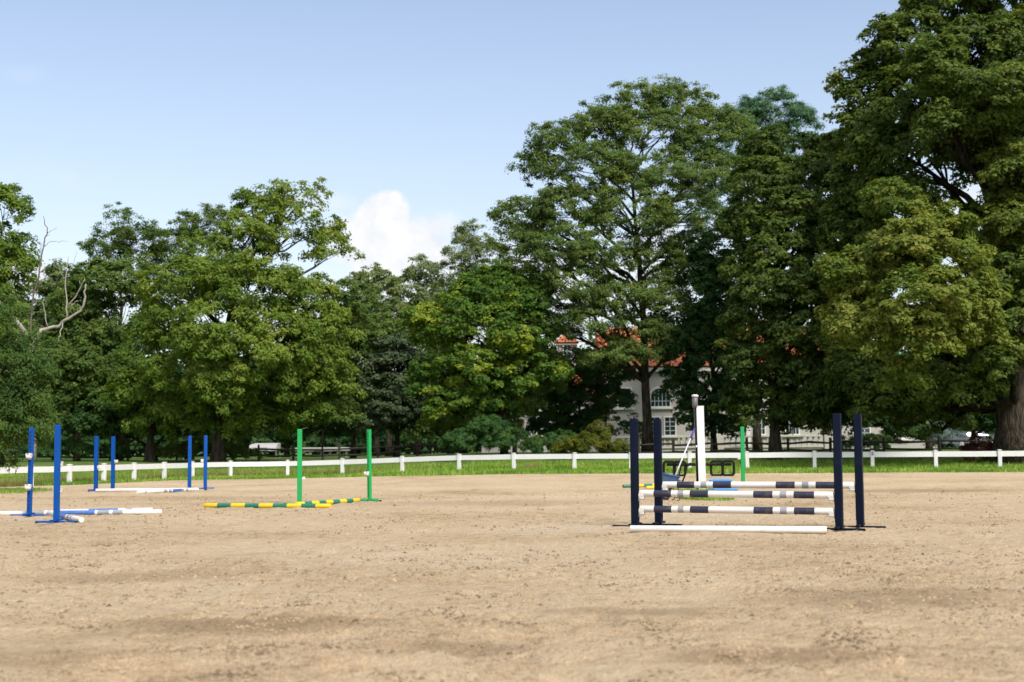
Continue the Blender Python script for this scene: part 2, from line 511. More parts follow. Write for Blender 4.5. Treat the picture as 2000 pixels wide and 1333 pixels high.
def sand_relief(x, y):
    h = (0.030 * (vnoise(x * 1.7, y * 1.7, 11) - .5) + 0.024 * (vnoise(x * 4.3 + 9, y * 4.3, 12) - .5) +
         0.017 * (vnoise(x * 9.7 + 3, y * 9.7, 13) - .5) + 0.010 * (vnoise(x * 23 + 3, y * 23, 14) - .5))
    hoof = vnoise(x * 3.1 + 40, y * 3.1 + 5, 15)
    return h - 0.030 * S((hoof - .68) / .14)


def make_sand():
    nu, nv = 360, 340
    u = np.linspace(-0.56, 0.56, nu)
    ed = edge_depth(u) + 0.35 * (vnoise(u * 90, u * 0 + 3.3, 5) - .5) + 0.5 * (vnoise(u * 25, u * 0 + 7.3, 6) - .5)
    t = np.linspace(0, 1, nv)
    inv = (1 / 1.6) * (1 - t)[:, None] ** 1.0 + (1 / ed)[None, :] * t[:, None]
    # spend most rows inside the frame
    inv = np.where(True, (1 / 5.0 - 1 / ed)[None, :] * (1 - t)[:, None] + (1 / ed)[None, :], inv)
    y = 1 / inv
    x = u[None, :] * y
    z = terrain(x, y) + 0.02
    h = sand_relief(x, y)
    z = z + h * (1 - S((t[:, None] - .985) / .015))
    V = np.stack([x, y, z], -1).reshape(-1, 3)
    i = np.arange(nu * nv).reshape(nv, nu)
    F = np.stack([i[:-1, :-1], i[:-1, 1:], i[1:, 1:], i[1:, :-1]], -1).reshape(-1, 4)
    o = link("arena_sand", fast_mesh("arena_sand", V, F, SAND, smooth=True))
    tag(o, kind="structure")
    # the near strip under and behind the camera
    mb = MB()
    mb.add([(-2.8, 5.02, .012), (2.8, 5.02, .012), (30, -25, .012), (-30, -25, .012)], [(3, 2, 1, 0)])
    tag(mb.build("arena_sand", SAND), kind="structure")


def make_lawn():
    xs = np.concatenate([np.linspace(-900, -60, 16), np.linspace(-55, 55, 90), np.linspace(60, 900, 16)])
    ys = np.concatenate([np.linspace(-300, 35, 12), np.linspace(38, 125, 100), np.linspace(130, 1800, 24)])
    X, Y = np.meshgrid(xs, ys)
    Z = terrain(X, Y)
    rat = X / np.maximum(Y, 1)
    sandy = (Y < edge_depth(rat) - .8) & (np.abs(rat) < .6) | (Y < 40)
    Z = np.where(sandy, Z - 0.12, Z)
    V = np.stack([X, Y, Z], -1).reshape(-1, 3)
    nu = len(xs)
    i = np.arange(V.shape[0]).reshape(len(ys), nu)
    F = np.stack([i[:-1, :-1], i[:-1, 1:], i[1:, 1:], i[1:, :-1]], -1).reshape(-1, 4)
    tag(link("lawn", fast_mesh("lawn", V, F, LAWN, smooth=True)), kind="structure")


def make_clods():
    """loose lumps of footing thrown up by the hooves"""
    rs = np.random.RandomState(8)
    n = 90000
    y = 1 / rs.uniform(1 / 42.0, 1 / 7.0, n)
    x = rs.uniform(-.40, .40, n) * y
    k = vnoise(x * .55, y * .30, 51) * .5 + vnoise(x * 2.1, y * 1.3, 52) * .5 + .35 * rs.rand(n) > .66
    x, y = x[k][:34000], y[k][:34000]
    n = len(x)
    r = (.007 + .019 * rs.rand(n) ** 3)[:, None, None] * (.6 + .034 * y[:, None, None])
    base = np.array([[1, 0, 0], [0, 1, 0], [-1, 0, 0], [0, -1, 0], [0, 0, .8]])
    v = base[None] * (.65 + .7 * rs.rand(n, 5, 1)) + rs.randn(n, 5, 3) * np.array([.2, .2, .06])
    a = rs.rand(n) * 6.28
    ca, sa = np.cos(a)[:, None], np.sin(a)[:, None]
    v = np.stack([v[..., 0] * ca - v[..., 1] * sa, v[..., 0] * sa + v[..., 1] * ca, v[..., 2]], -1) * r
    c = np.stack([x, y, terrain(x, y) + sand_relief(x, y) + .019], -1)[:, None, :]
    V = (v + c).reshape(-1, 3)
    f = np.array([[0, 1, 4], [1, 2, 4], [2, 3, 4], [3, 0, 4]])
    F = (np.arange(n)[:, None, None] * 5 + f[None]).reshape(-1, 3)
    tag(link("sand_clods", fast_mesh("sand_clods", V, F, material("clod", (0.335, 0.245, 0.150), 0.95, 0.45, 1.5, spec=0.1))), "loose dark lumps of churned footing scattered over the sand", None, None, "stuff")


make_sand()
make_lawn()
make_clods()


def blades(name, pos, hgt, wid, mat, label=None, seed=0, lean=.5, tint_bias=None):
    rs = np.random.RandomState(seed)
    n = len(pos)
    a = rs.rand(n) * 2 * math.pi
    w = wid * (.7 + .6 * rs.rand(n))
    bx, by = np.cos(a) * w, np.sin(a) * w
    l = rs.randn(n, 2) * hgt[:, None] * lean * .5
    A = pos + np.stack([bx, by, np.zeros(n)], -1)
    B = pos - np.stack([bx, by, np.zeros(n)], -1)
    T = pos + np.stack([l[:, 0], l[:, 1], hgt], -1)
    Mi = pos + np.stack([l[:, 0] * .35, l[:, 1] * .35, hgt * .55], -1)
    C = Mi + np.stack([bx, by, np.zeros(n)], -1) * .8
    D = Mi - np.stack([bx, by, np.zeros(n)], -1) * .8
    V = np.stack([A, B, D, C, T], 1).reshape(-1, 3)
    o = np.arange(n)[:, None] * 5
    F = np.concatenate([o + np.array([[0, 1, 2]]), o + np.array([[0, 2, 3]]), o + np.array([[3, 2, 4]])], 0)
    t = np.clip(rs.rand(n) * .8 + .1 + (0 if tint_bias is None else tint_bias), 0, 1)
    ob = link(name, fast_mesh(name, V, F, mat, np.tile(t, 3)))
    tag(ob, label, None, None, "stuff")
    return ob


def make_grass():
    rs = np.random.RandomState(21)
    # strip between the sand and the white fence, and a band beyond it
    n = 82000
    u = rs.uniform(-.42, .42, n)
    e, f = edge_depth(u), np.interp(u, _fr, _fd)
    t = rs.rand(n) ** 1.0
    d = e + .05 + (f + 7.5 - e) * t
    d += -.9 * (rs.rand(n) < .13) * rs.rand(n) ** 2
    x = u * d
    h = (.07 + .09 * rs.rand(n)) * (.7 + .8 * vnoise(x * .9, d * .9, 31)) * (1 + .5 * S((d - f + .8) / 1.2))
    pos = np.stack([x, d, terrain(x, d)], -1)
    patch = (vnoise(x * .5, d * .35, 32) - .5) * .8 + (vnoise(x * 1.7, d * .9, 34) - .5) * .5
    blades("grass", pos, h, .018, LEAF["grass"], "short green grass between the sand and the white rail", 1, .7, patch)
    # seed heads standing along the fence on the left half
    n = 11000
    u = rs.uniform(-.40, .02, n)
    f = np.interp(u, _fr, _fd)
    d = f + rs.uniform(.3, 2.6, n)
    x = u * d
    k = vnoise(x * .7, d * .7, 33) + .25 * (u < -.1) > .45
    x, d = x[k], d[k]
    blades("seed_grass", np.stack([x, d, terrain(x, d)], -1), .22 + .22 * rs.rand(len(x)), .007, LEAF["seed"], "taller brownish seed grass along the white fence", 2, .5)
    # tuft at the edge of the sand, bottom left
    n = 2600
    q = G(12, 962)
    x, y = q[0] + rs.randn(n) * .55, q[1] + rs.randn(n) * .9
    blades("grass_tuft", np.stack([x, y, terrain(x, y) + .01], -1), .04 + .10 * rs.rand(n), .010, LEAF["grass"], "low green tuft on the sand at the left edge", 3, .8)
    # weeds around the white post
    n = 6500
    q = G(1360, 970)
    x, y = q[0] + rs.uniform(-.72, .70, n), q[1] + rs.randn(n) * 1.3 - 1.1
    k = ((x - q[0]) / .74) ** 2 + ((y - q[1] + 1.1) / 2.9) ** 2 < 1
    x, y = x[k], y[k]
    blades("grass_tuft", np.stack([x, y, terrain(x, y) + .02], -1), .07 + .15 * rs.rand(len(x)) ** 1.5, .010, LEAF["grass"], "patch of grass and weeds round the foot of the white post", 4, .9)
    n = 60
    x, y = q[0] + rs.randn(n) * .28, q[1] + rs.randn(n) * .3
    blades("tall_grass", np.stack([x, y, terrain(x, y) + .01], -1), .25 + .35 * rs.rand(n), .006, LEAF["grass"], "long loose grass stems beside the white post", 5, .8)


make_grass()

# ------------------------------------------------------------------ white arena fence
def make_white_fence():
    pts = []
    for px, D in FENCE_PX:
        q = on_ground(px, D, 900)
        pts.append(Vector(q))
    org = pts[10].copy()
    root = thing("white_fence", "white single rail arena fence with capped posts curving round the sand", "fence", org)
    H, W = 0.80, 0.155
    for i, p in enumerate(pts):
        a = pts[max(i - 1, 0)]
        b = pts[min(i + 1, len(pts) - 1)]
        rz = math.atan2(b.y - a.y, b.x - a.x) + random.uniform(-.03, .03)
        o = MB().box((0, 0, H / 2 - .05), (W, W, H + .1), 0, bev=.008).build("post", MT["white"], root, p - org)
        o.rotation_euler = (random.uniform(-.02, .02), random.uniform(-.03, .03), rz)
        c = MB().box((0, 0, H + .012), (W + .03, W + .03, .024), bev=.005)
        c.add([(-.075, -.075, H + .024), (.075, -.075, H + .024), (.075, .075, H + .024), (-.075, .075, H + .024), (0, 0, H + .042)],
              [(0, 1, 4), (1, 2, 4), (2, 3, 4), (3, 0, 4)])
        c.build("post_cap", MT["white"], o)
        if i == 20:
            q = p
            sg = MB().box((0, -W / 2 - .006, H - .10), (.15, .010, .19), bev=.002).build("number_plate", MT["cup"], o)
            fc = bpy.data.curves.new("number", 'FONT')
            fc.body = "6"
            fc.size = .19
            fc.extrude = .002
            fc.align_x = 'CENTER'
            fo = bpy.data.objects.new("number_text", fc)
            COL.objects.link(fo)
            dg = bpy.context.evaluated_depsgraph_get()
            me = bpy.data.meshes.new_from_object(fo.evaluated_get(dg))
            bpy.data.objects.remove(fo)
            me.materials.clear()
            me.materials.append(MT["black"])
            t = link("number", me, sg, (0, -W / 2 - .014, H - .165))
            t.rotation_euler = (math.pi / 2, 0, 0)
    for i in range(len(pts) - 1):
        a, b = pts[i] - org, pts[i + 1] - org
        d = (b - a).normalized()
        a2, b2 = a + d * (W / 2 - .012), b - d * (W / 2 - .012)
        n = Vector((-d.y, d.x, 0)).normalized() * .028
        zc, hh = .655, .115
        sag = random.uniform(-.008, .008)
        vs = []
        for q, k in ((a2, 0), ((a2 + b2) / 2, sag), (b2, 0)):
            for s, z in ((-1, zc - hh), (1, zc - hh), (1, zc + hh), (-1, zc + hh)):
                vs.append(q + n * s + Vector((0, 0, z + k)))
        fs = [(3, 2, 1, 0), (8, 9, 10, 11)]
        for k in (0, 4):
            for j in range(4):
                fs.append((k + j, k + (j + 1) % 4, k + 4 + (j + 1) % 4, k + 4 + j))
        MB().add(vs, fs).build("rail", MT["white"], root)
    # small lamp on the numbered post
    t = thing("post_lamp", "small dark lamp on top of the fence post numbered 6", "lamp", pts[20] + Vector((0, 0, H + .045)))
    MB().box((0, 0, .03), (.15, .15, .06), bev=.01).build("base", MT["black"], t)
    MB().lathe([(.05, .06), (.055, .12), (.05, .2)], n=10).build("lens", MT["cup"], t)
    MB().lathe([(.09, .2), (.085, .24), (.02, .28)], n=10).build("cap", MT["black"], t)


make_white_fence()

# ------------------------------------------------------------------ jump standards and poles
def bar(mb, ang, L, w=.055, h=.034, z=.04, mi=0):
    mb.box((0, 0, z), (L, w, h), ang, mi, bev=.004)


def make_standard(base, rz, mat, label, group, cups, H=1.83, W=.105, cross=True, lean=(0, 0), rot_feet=0.0):
    """square post with a perforated track on its -Y face, flat foot bars and cups"""
    root = thing("jump_standard", label, "jump standard", base + np.array([0, 0, .012]), rz, group, lean)
    MB().box((0, 0, H / 2 + .02), (W, W, H - .04), bev=.008).build("post", mat, root)
    MB().box((0, 0, H + .004), (W * .94, W * .94, .012), bev=.003).build("top_cap", mat, root)
    ft = MB()
    bar(ft, rot_feet, .78, z=.020)
    if cross:
        bar(ft, rot_feet + math.pi / 2, .60, z=.052)
    ft.build("foot", mat, root)
    for s in (-1, 1):
        MB().box((s * .375 * math.cos(rot_feet), s * .375 * math.sin(rot_feet), .014), (.05, .06, .03), rot_feet, bev=.004).build("foot_pad", MT["black"], root)
    # track: added dark strip for the shade in the holes, and a perforated plate in front of it
    y0_ = -W / 2
    MB().box((0, y0_ - .0015, .95), (.050, .003, 1.62)).build("hole_shade_strip", MT["dark_hole"], root)
    tr = MB()
    tw, hw, n = .060, .030, 22
    z0_, z1_ = .13, 1.77
    pit = (z1_ - z0_) / n
    ys = y0_ - .009
    for s in (-1, 1):
        tr.box((s * (tw + hw) / 4, y0_ - .006, (z0_ + z1_) / 2), ((tw - hw) / 2, .006, z1_ - z0_))
    for k in range(n + 1):
        tr.box((0, y0_ - .0062, z0_ + k * pit), (hw + .002, .0056, pit * .40))
    tr.build("track", mat, root)
    for z in cups:
        c = MB()
        yc = y0_ - .012
        c.box((0, yc - .004, z + .04), (.066, .008, .13), bev=.002)
        c.box((0, yc - .050, z + .032), (.118, .090, .064), bev=.018)
        for sx in (-1, 1):
            c.box((sx * .052, yc - .050, z + .075), (.016, .084, .05), bev=.004)
        c.build("cup", MT["cup"], root)
    return root


def make_pole(a, b, bands, mats, label, group=None, r=.052):
    """round pole from a to b; bands = [(end fraction, material index)]"""
    a, b = Vector(a), Vector(b)
    mid = (a + b) / 2
    d = (b - a)
    L = d.length
    mb = MB()
    pts, rad, mis = [], [], []
    x = -L / 2
    ends = [e for e, _ in bands]
    pts.append((-L / 2, 0, 0)); rad.append(r * .93)
    pts.append((-L / 2 + .006, 0, 0)); rad.append(r); mis.append(bands[0][1])
    for e, mi in bands:
        xx = -L / 2 + L * e
        if e >= 1:
            pts.append((L / 2 - .006, 0, 0)); rad.append(r); mis.append(mi)
            pts.append((L / 2, 0, 0)); rad.append(r * .93); mis.append(mi)
        else:
            pts.append((xx, 0, 0)); rad.append(r); mis.append(mi)
    mb.tube(pts, rad, 20, mis=mis)
    o = mb.build("jump_pole", mats, None, mid)
    o.rotation_euler = (random.uniform(-1, 1), -math.asin(d.z / L), math.atan2(d.y, d.x))
    return tag(o, label, "jump pole", group)


def lying(px, py_bottom, r=.052):
    q = G(px, py_bottom)
    q[2] += .012 + r
    return q


def make_jumps():
    W_, N_, GR = 0, 1, 2
    # ---- navy oxer
    fl, fr_ = G(1241, 1032), G(1640, 1038)
    bl, br = G(1287, 1029), G(1681, 1033.5)
    ang = math.atan2(fr_[1] - fl[1], fr_[0] - fl[0])
    g = "navy standards of the rail jump"
    zf = (.575, .32)
    # track faces along the rails
    make_standard(fl, ang + math.pi / 2, MT["navy"], "front left navy standard of the white and navy rail jump", g, [zf[0] - .115, zf[1] - .115], W=.116, rot_feet=math.pi / 2, H=1.80)
    make_standard(bl, ang + math.pi / 2, MT["navy"], "rear left navy standard of the rail jump, beside the wheelbarrow", g, [.705 - .115], W=.116, rot_feet=math.pi / 2, H=1.80, lean=(0, 0))
    make_standard(fr_, ang - math.pi / 2, MT["navy"], "front right navy standard, leaning slightly, holding two rails", g, [zf[0] - .115, zf[1] - .115], W=.116, rot_feet=math.pi / 2, lean=(0, -.012))
    make_standard(br, ang - math.pi / 2, MT["navy"], "rear right navy standard, holding only the top rail", g, [.705 - .115], W=.116, rot_feet=math.pi / 2)
    fb = [(.079, 0), (.173, 1), (.207, 0), (.238, 2), (.272, 0), (.369, 1), (.602, 0), (.70, 1), (.736, 0), (.77, 2), (.806, 0), (.908, 1), (1, 0)]
    mats = [MT["pole_white"], MT["navy_band"], MT["grey_band"]]
    d = (fr_ - fl) / np.linalg.norm(fr_ - fl)
    grp = "white and navy banded jump poles"
    e = d * .085
    for z, lab in ((zf[0], "upper front rail on the navy jump"), (zf[1], "lowest raised rail on the navy jump")):
        make_pole(fl + e + np.array([0, 0, z]), fr_ - e + np.array([0, 0, z - .012]), fb, mats, lab + " in white, navy and grey bands", grp, .056)
    d2 = (br - bl) / np.linalg.norm(br - bl)
    make_pole(bl + d2 * .08 + np.array([0, 0, .705]), br - d2 * .08 + np.array([0, 0, .70]), fb, mats, "rear top rail of the navy jump in white, navy and grey bands", grp, .056)
    make_pole(lying(1231, 1042, .056), lying(1615, 1044.5, .056), [(1, 0)], [MT["pole_white"]], "plain white ground pole lying before the navy jump", "plain white ground poles", .056)
    # ---- near blue standards on the left
    g = "blue jump standards"
    b1, b2 = G(57, 1010), G(110, 1023)
    make_standard(b1, -.06, MT["blue"], "blue standard at far left with a column of holes and two white cups", g, [1.20, .56], lean=(0, .012), W=.088)
    make_standard(b2, math.pi - .05, MT["blue"], "tall blue standard nearest the camera, plain front face", g, [1.05, .55], W=.096)
    bm = [MT["pole_white"], MT["blue_band"], MT["grey_band"]]
    g2 = "white poles with blue and grey bands"
    make_pole(lying(-14, 1009.5), lying(316, 1006.5), [(.23, 0), (.305, 2), (.39, 0), (.605, 1), (.62, 0), (.69, 2), (.71, 0), (.77, 2), (1, 0)], bm,
              "long white pole with blue and grey bands lying behind the blue standards", g2)
    make_pole(lying(118, 1006), lying(298, 1002.5), [(.3, 0), (.62, 1), (.7, 0), (.78, 2), (1, 0)], bm, "white ended pole lying close behind the long blue banded pole", g2)
    make_pole(lying(88, 1007), lying(159, 1022.5), [(.42, 0), (.64, 1), (.68, 0), (.74, 2), (.77, 0), (.80, 2), (1, 0)], bm, "slanting banded pole pointing at the camera between the blue standards", g2)
    # ---- far blue jump
    f1, f2, f3, f4 = G(187, 961), G(220, 958), G(370, 956.5), G(401, 957.5)
    make_standard(f1, R(70), MT["blue"], "front left post of the far blue jump, cup on its right", g, [.75], W=.11)
    make_standard(f2, R(80), MT["blue"], "rear left post of the far blue jump with raised white cup", g, [.93], W=.11, cross=False)
    make_standard(f3, R(-85), MT["blue"], "third far blue standard, leaning left beside a white fence post", g, [], W=.11, lean=(0, -.02), cross=False)
    make_standard(f4, R(-75), MT["blue"], "rightmost far blue standard with a flat blue foot on the sand", g, [.93], W=.11)
    make_pole(lying(187, 962), lying(388, 960), [(1, 0)], bm, "plain white ground pole across the far blue jump", "plain white ground poles")
    make_pole(lying(268, 966), lying(378, 960.5), [(.12, 0), (.14, 2), (.44, 0), (.50, 2), (.53, 0), (.58, 2), (.60, 0), (.76, 1), (.80, 2), (.84, 0), (.88, 2), (1, 0)], bm,
              "blue and grey banded pole lying askew in front of the far white pole", g2)
    # ---- green jump
    g = "green jump standards"
    q1, q2, q3 = G(585, 986), G(722, 980.5), G(1452, 951)
    make_standard(q1, math.pi + .1, MT["green"], "green standard with plain front face standing behind the yellow pole", g, [.9], W=.115, cross=False)
    make_standard(q2, R(-38), MT["green"], "green standard with hole track and white cup near the fence middle", g, [.66], W=.09, lean=(0, -.012))
    make_standard(q3, R(-100), MT["green"], "distant lone green standard between the white post and navy posts", g, [.86], W=.12, lean=(0, -.028), H=1.92)
    gm = [MT["yellow_band"], MT["teal_band"]]
    alt = [((i + 1) / 9, i % 2) for i in range(9)]
    g3 = "yellow and green banded ground poles"
    make_pole(lying(399, 993), lying(646, 994.5), alt, gm, "long yellow and green banded pole lying in front of the green standard", g3, .055)
    make_pole(lying(578, 991), lying(700, 982.5), alt, gm, "yellow and green pole slanting from one green standard to the other", g3, .055)
    make_pole(lying(1217, 954), lying(1310, 951), [(.25, 1), (.42, 0), (.6, 1), (.8, 0), (1, 1)], gm, "far yellow and green pole behind the navy posts, green end showing", g3)
    make_pole(lying(1262, 957), lying(1355, 955), [(.35, 0), (.55, 1), (.8, 0), (1, 1)], gm, "far yellow banded pole lying beside the wheelbarrow", g3)
    # a stray cup on the sand
    q = G(592, 938)
    t = thing("jump_cup", "small white cup lying loose on the sand behind the green standard", "jump cup", q + np.array([0, 0, .01]))
    MB().box((0, 0, .05), (.2, .10, .10), bev=.02).box((.03, -.02, .11), (.10, .06, .04), bev=.01).build("cup", MT["cup"], t)


make_jumps()

# ------------------------------------------------------------------ things round the white post
def make_post_corner():
    q = G(1370, 968)
    t = thing("white_post", "tall square white post standing in a patch of grass", "post", q, .12, lean=(0, -.012))
    MB().box((0, 0, 1.21), (.225, .225, 2.46), bev=.01).build("post", MT["white"], t)
    MB().box((0, 0, 2.45), (.235, .235, .02), bev=.004).build("top_cap", MT["white"], t)
    MB().box((.1, 0, 1.85), (.012, .03, .03)).build("bolt", MT["steel"], t)
    # dark pole with a grey head
    b = P(1363, 962, q[1] - .25)
    b[2] = tz(b[0], b[1])
    top = P(1358, 795, q[1] - .22)
    t = thing("lamp_pole", "thin black pole with grey cylindrical head and white cap", "lamp", b)
    rel = Vector(top - b)
    MB().tube([(0, 0, 0), tuple(rel * .5), tuple(rel)], [.034, .033, .032], 10).build("pole", MT["black"], t)
    head = Vector(P(1357, 797, q[1] - .22) - b)
    h2 = Vector(P(1357.5, 776, q[1] - .22) - b)
    MB().tube([tuple(head), tuple(head.lerp(h2, .3)), tuple(h2)], [.060, .078, .082], 14).build("head", MT["grey_plastic"], t)
    up = (h2 - head).normalized()
    MB().tube([tuple(h2 + up * .001), tuple(h2 + up * .05), tuple(h2 + up * .07)], [.092, .092, .06], 14).build("head_cap", MT["cup"], t)
    MB().tube([tuple(rel * .55 - rel.normalized() * .03), tuple(rel * .55 + rel.normalized() * .03)], .042, 10).build("clamp", MT["steel"], t)
    # wheelbarrow
    w = G(1306, 979)
    t = thing("wheelbarrow", "blue tub wheelbarrow with dark handles parked behind the navy posts", "wheelbarrow", w, R(8))
    t.scale = (.60, .95, 1.0)
    tub = MB()
    lo = [(-.22, -.20, .36), (.24, -.20, .36), (.24, .20, .36), (-.22, .20, .36)]
    hi = [(-.42, -.32, .70), (.36, -.32, .60), (.36, .32, .60), (-.42, .32, .70)]
    li = [(x * .93, y * .93, z + .015) for x, y, z in lo]
    hn = [(x * .95, y * .94, z) for x, y, z in hi]
    vs = lo + hi + li + hn
    fs = [(3, 2, 1, 0)] + [(i, (i + 1) % 4, 4 + (i + 1) % 4, 4 + i) for i in range(4)] + [(8, 9, 10, 11)] + \
         [(8 + (i + 1) % 4, 8 + i, 12 + i, 12 + (i + 1) % 4) for i in range(4)] + [(4 + i, 4 + (i + 1) % 4, 12 + (i + 1) % 4, 12 + i) for i in range(4)]
    tub.add(vs, fs).build("tub", MT["tub"], t)
    rim = MB().tube([hi[0], hi[1], hi[2], hi[3], hi[0]], .020, 6)
    rim.build("rim", MT["tub"], t)
    for s in (-1, 1):
        MB().tube([(-.12, s * .08, .17), (.05, s * .2, .33), (.42, s * .27, .40), (.58, s * .29, .62), (.68, s * .30, .86), (.86, s * .30, .93)], .030, 8).build("handle", MT["black"], t)
        MB().tube([(.30, s * .25, .37), (.36, s * .27, .04), (.24, s * .27, .01)], .016, 6).build("leg", MT["black"], t)
    wh = MB()
    rr = []
    for i in range(25):
        a = 2 * math.pi * i / 24
        rr.append((-.12 + .16 * math.cos(a), 0, .21 + .16 * math.sin(a)))
    tyre = MB().tube(rr, .046, 8, caps=False).build("tyre", MT["rubber"], t)
    MB().tube([(-.12, -.03, .21), (-.12, .03, .21)], .12, 14).build("rim_disc", MT["cup"], t)
    MB().tube([(-.12, -.10, .21), (-.12, .10, .21)], .014, 8).build("axle", MT["steel"], t)
    # manure fork standing in the barrow
    a, b = P(1317, 934, w[1] + .05), P(1356.5, 838, w[1] + .9)
    t = thing("stable_fork", "silver handled fork with purple grip standing in the blue wheelbarrow", "fork", a)
    r = Vector(b - a)
    MB().tube([tuple(r * .05), tuple(r * .80)], .017, 8).build("shaft", MT["silver"], t)
    MB().tube([tuple(r * .80), tuple(r * .93), tuple(r)], [.026, .03, .026], 8).build("grip", MT["purple"], t)
    MB().tube([tuple(r * -.06), tuple(r * .05)], .026, 8).build("socket", MT["purple"], t)
    f = MB()
    for k in range(9):
        x = (k - 4) * .035
        f.tube([(x, 0, -.06), (x, .03, -.16), (x * 1.05, -.03, -.24)], .006, 5)
    f.tube([(-.15, 0, -.06), (.15, 0, -.06)], .012, 6)
    f.build("tines", MT["purple"], t)
    # light blue mounting block
    m = G(1408, 972)
    t = thing("mounting_block", "light blue plastic two step mounting block beside the white post", "mounting block", m, R(-12))
    s = MB()
    for (cx, cy, top, wx, wy) in ((-.02, .30, .47, .60, .34), (.14, -.05, .24, .62, .36)):
        s.box((cx, cy, top - .03), (wx, wy, .06), bev=.02)
        for sx in (-1, 1):
            s.box((cx + sx * (wx / 2 - .05), cy, (top - .06) / 2), (.09, wy * .92, top - .06), bev=.015, taper=.92)
    s.build("steps", MT["sky_plastic"], t)
    MB().box((-.02, .30, .474), (.46, .24, .012), bev=.004).build("tread", MT["sky_plastic"], t)
    MB().box((.14, -.07, .244), (.46, .22, .012), bev=.004).build("tread", MT["sky_plastic"], t)
    # black cavaletti with loop legs
    c = G(1362, 931.5)
    D = c[1]
    t = thing("cavaletti", "low black cavaletti with looped ends standing near the fence", "cavaletti", c)
    sc = D / FPX

    def loop(x0_, x1_, y, hgt=.58, wid=.05):
        rr_ = .10
        pts = []
        for (cx, cz, a0) in ((x1_ - rr_, hgt - rr_, 0), (x0_ + rr_, hgt - rr_, 90), (x0_ + rr_, .05 + rr_, 180), (x1_ - rr_, .05 + rr_, 270)):
            for k in range(4):
                a = R(a0 + 30 * k)
                pts.append((cx + rr_ * math.cos(a), y, cz + rr_ * math.sin(a)))
        pts += [pts[0], pts[1]]
        return MB().tube(pts, wid, 8, caps=False)
    for (xa, xb) in ((1297, 1319), (1317, 1339), (1389, 1412), (1411, 1433)):
        loop((xa - 1362) * sc, (xb - 1362) * sc, random.uniform(-.06, .06)).build("loop_end", MT["black"], t)
    MB().tube([((1303 - 1362) * sc, -.03, .47), ((1428 - 1362) * sc, -.03, .46)], .055, 12).build("crossbar", MT["black"], t)


make_post_corner()

# ------------------------------------------------------------------ brown rail fence beyond
def make_rail_fence(pxs, label, H=.95, rails=(.30, .70)):
    pts = [Vector(on_ground(px, D, 885)) for px, D in pxs]
    org = pts[0].copy()
    root = thing("rail_fence", label, "fence", org)
    for p in pts:
        o = MB().box((0, 0, H / 2 - .1), (.13, .13, H + .2), bev=.012, taper=.93).build("post", MT["wood"], root, p - org)
        o.rotation_euler = (random.uniform(-.03, .03), random.uniform(-.03, .03), random.uniform(-.2, .2))
    for i in range(len(pts) - 1):
        for z in rails:
            a, b = pts[i] - org, pts[i + 1] - org
            j = lambda: Vector((0, random.uniform(-.02, .02), z + random.uniform(-.05, .05)))
            MB().tube([a + j(), (a + b) / 2 + j(), b + j()], [.05, .062, .05], 6).build("rail", MT["wood"], root)


make_rail_fence([(1180, 76), (1248, 75.8), (1315, 75.6), (1391, 75.4), (1460, 75.2), (1540, 75), (1622, 74.8), (1727, 74.5), (1836, 74.2), (1935, 74), (2040, 73.8)],
                "dark two rail wooden fence between the white fence and the mansion")
make_rail_fence([(-40, 83), (60, 84), (155, 85), (250, 86), (345, 86), (440, 86), (505, 86), (573, 86), (663, 86), (738, 86), (815, 86), (900, 86)],
                "weathered wooden rail fence under the ash trees on the lawn edge", .95, (.28, .66))

# ------------------------------------------------------------------ mansion
def make_window(parent, cx, y, z0_, w, h, nx, nz_, arch=False, sill=True):
    fr = MB()
    t = .09
    fr.box((cx - w / 2 - t / 2, y - .05, z0_ + h / 2), (t, .10, h + 2 * t)).box((cx + w / 2 + t / 2, y - .05, z0_ + h / 2), (t, .10, h + 2 * t))
    fr.box((cx, y - .05, z0_ - t / 2), (w, .10, t))
    if not arch:
        fr.box((cx, y - .05, z0_ + h + t / 2), (w, .10, t))
    else:
        pts = [(cx + (w / 2 + t / 2) * math.cos(R(a)), y - .05, z0_ + h + t + .5 * math.sin(R(a))) for a in range(0, 181, 15)]
        fr.tube(pts, .09, 6)
    win = fr.build("window", MT["trim"], parent)
    pn = MB().add([(cx - w / 2, y - .02, z0_), (cx + w / 2, y - .02, z0_), (cx + w / 2, y - .02, z0_ + h), (cx - w / 2, y - .02, z0_ + h)], [(0, 1, 2, 3)])
    if arch:
        top = [(cx + w / 2 * math.cos(R(a)), y - .02, z0_ + h + .5 * math.sin(R(a))) for a in range(0, 181, 15)]
        pn.add(top, [tuple(range(len(top)))])
    pn.build("pane", MT["glass"], win)
    mu = MB()
    hh = h + (.45 if arch else 0)
    for i in range(1, nx):
        mu.box((cx - w / 2 + w * i / nx, y - .035, z0_ + hh / 2), (.045, .03, hh))
    for i in range(1, nz_):
        mu.box((cx, y - .036, z0_ + h * i / nz_), (w, .028, .045))
    mu.build("muntin", MT["muntin"], win)
    if sill:
        MB().box((cx, y - .10, z0_ - t - .06), (w + .5, .2, .12), bev=.01).build("sill", MT["trim"], win)
    return win


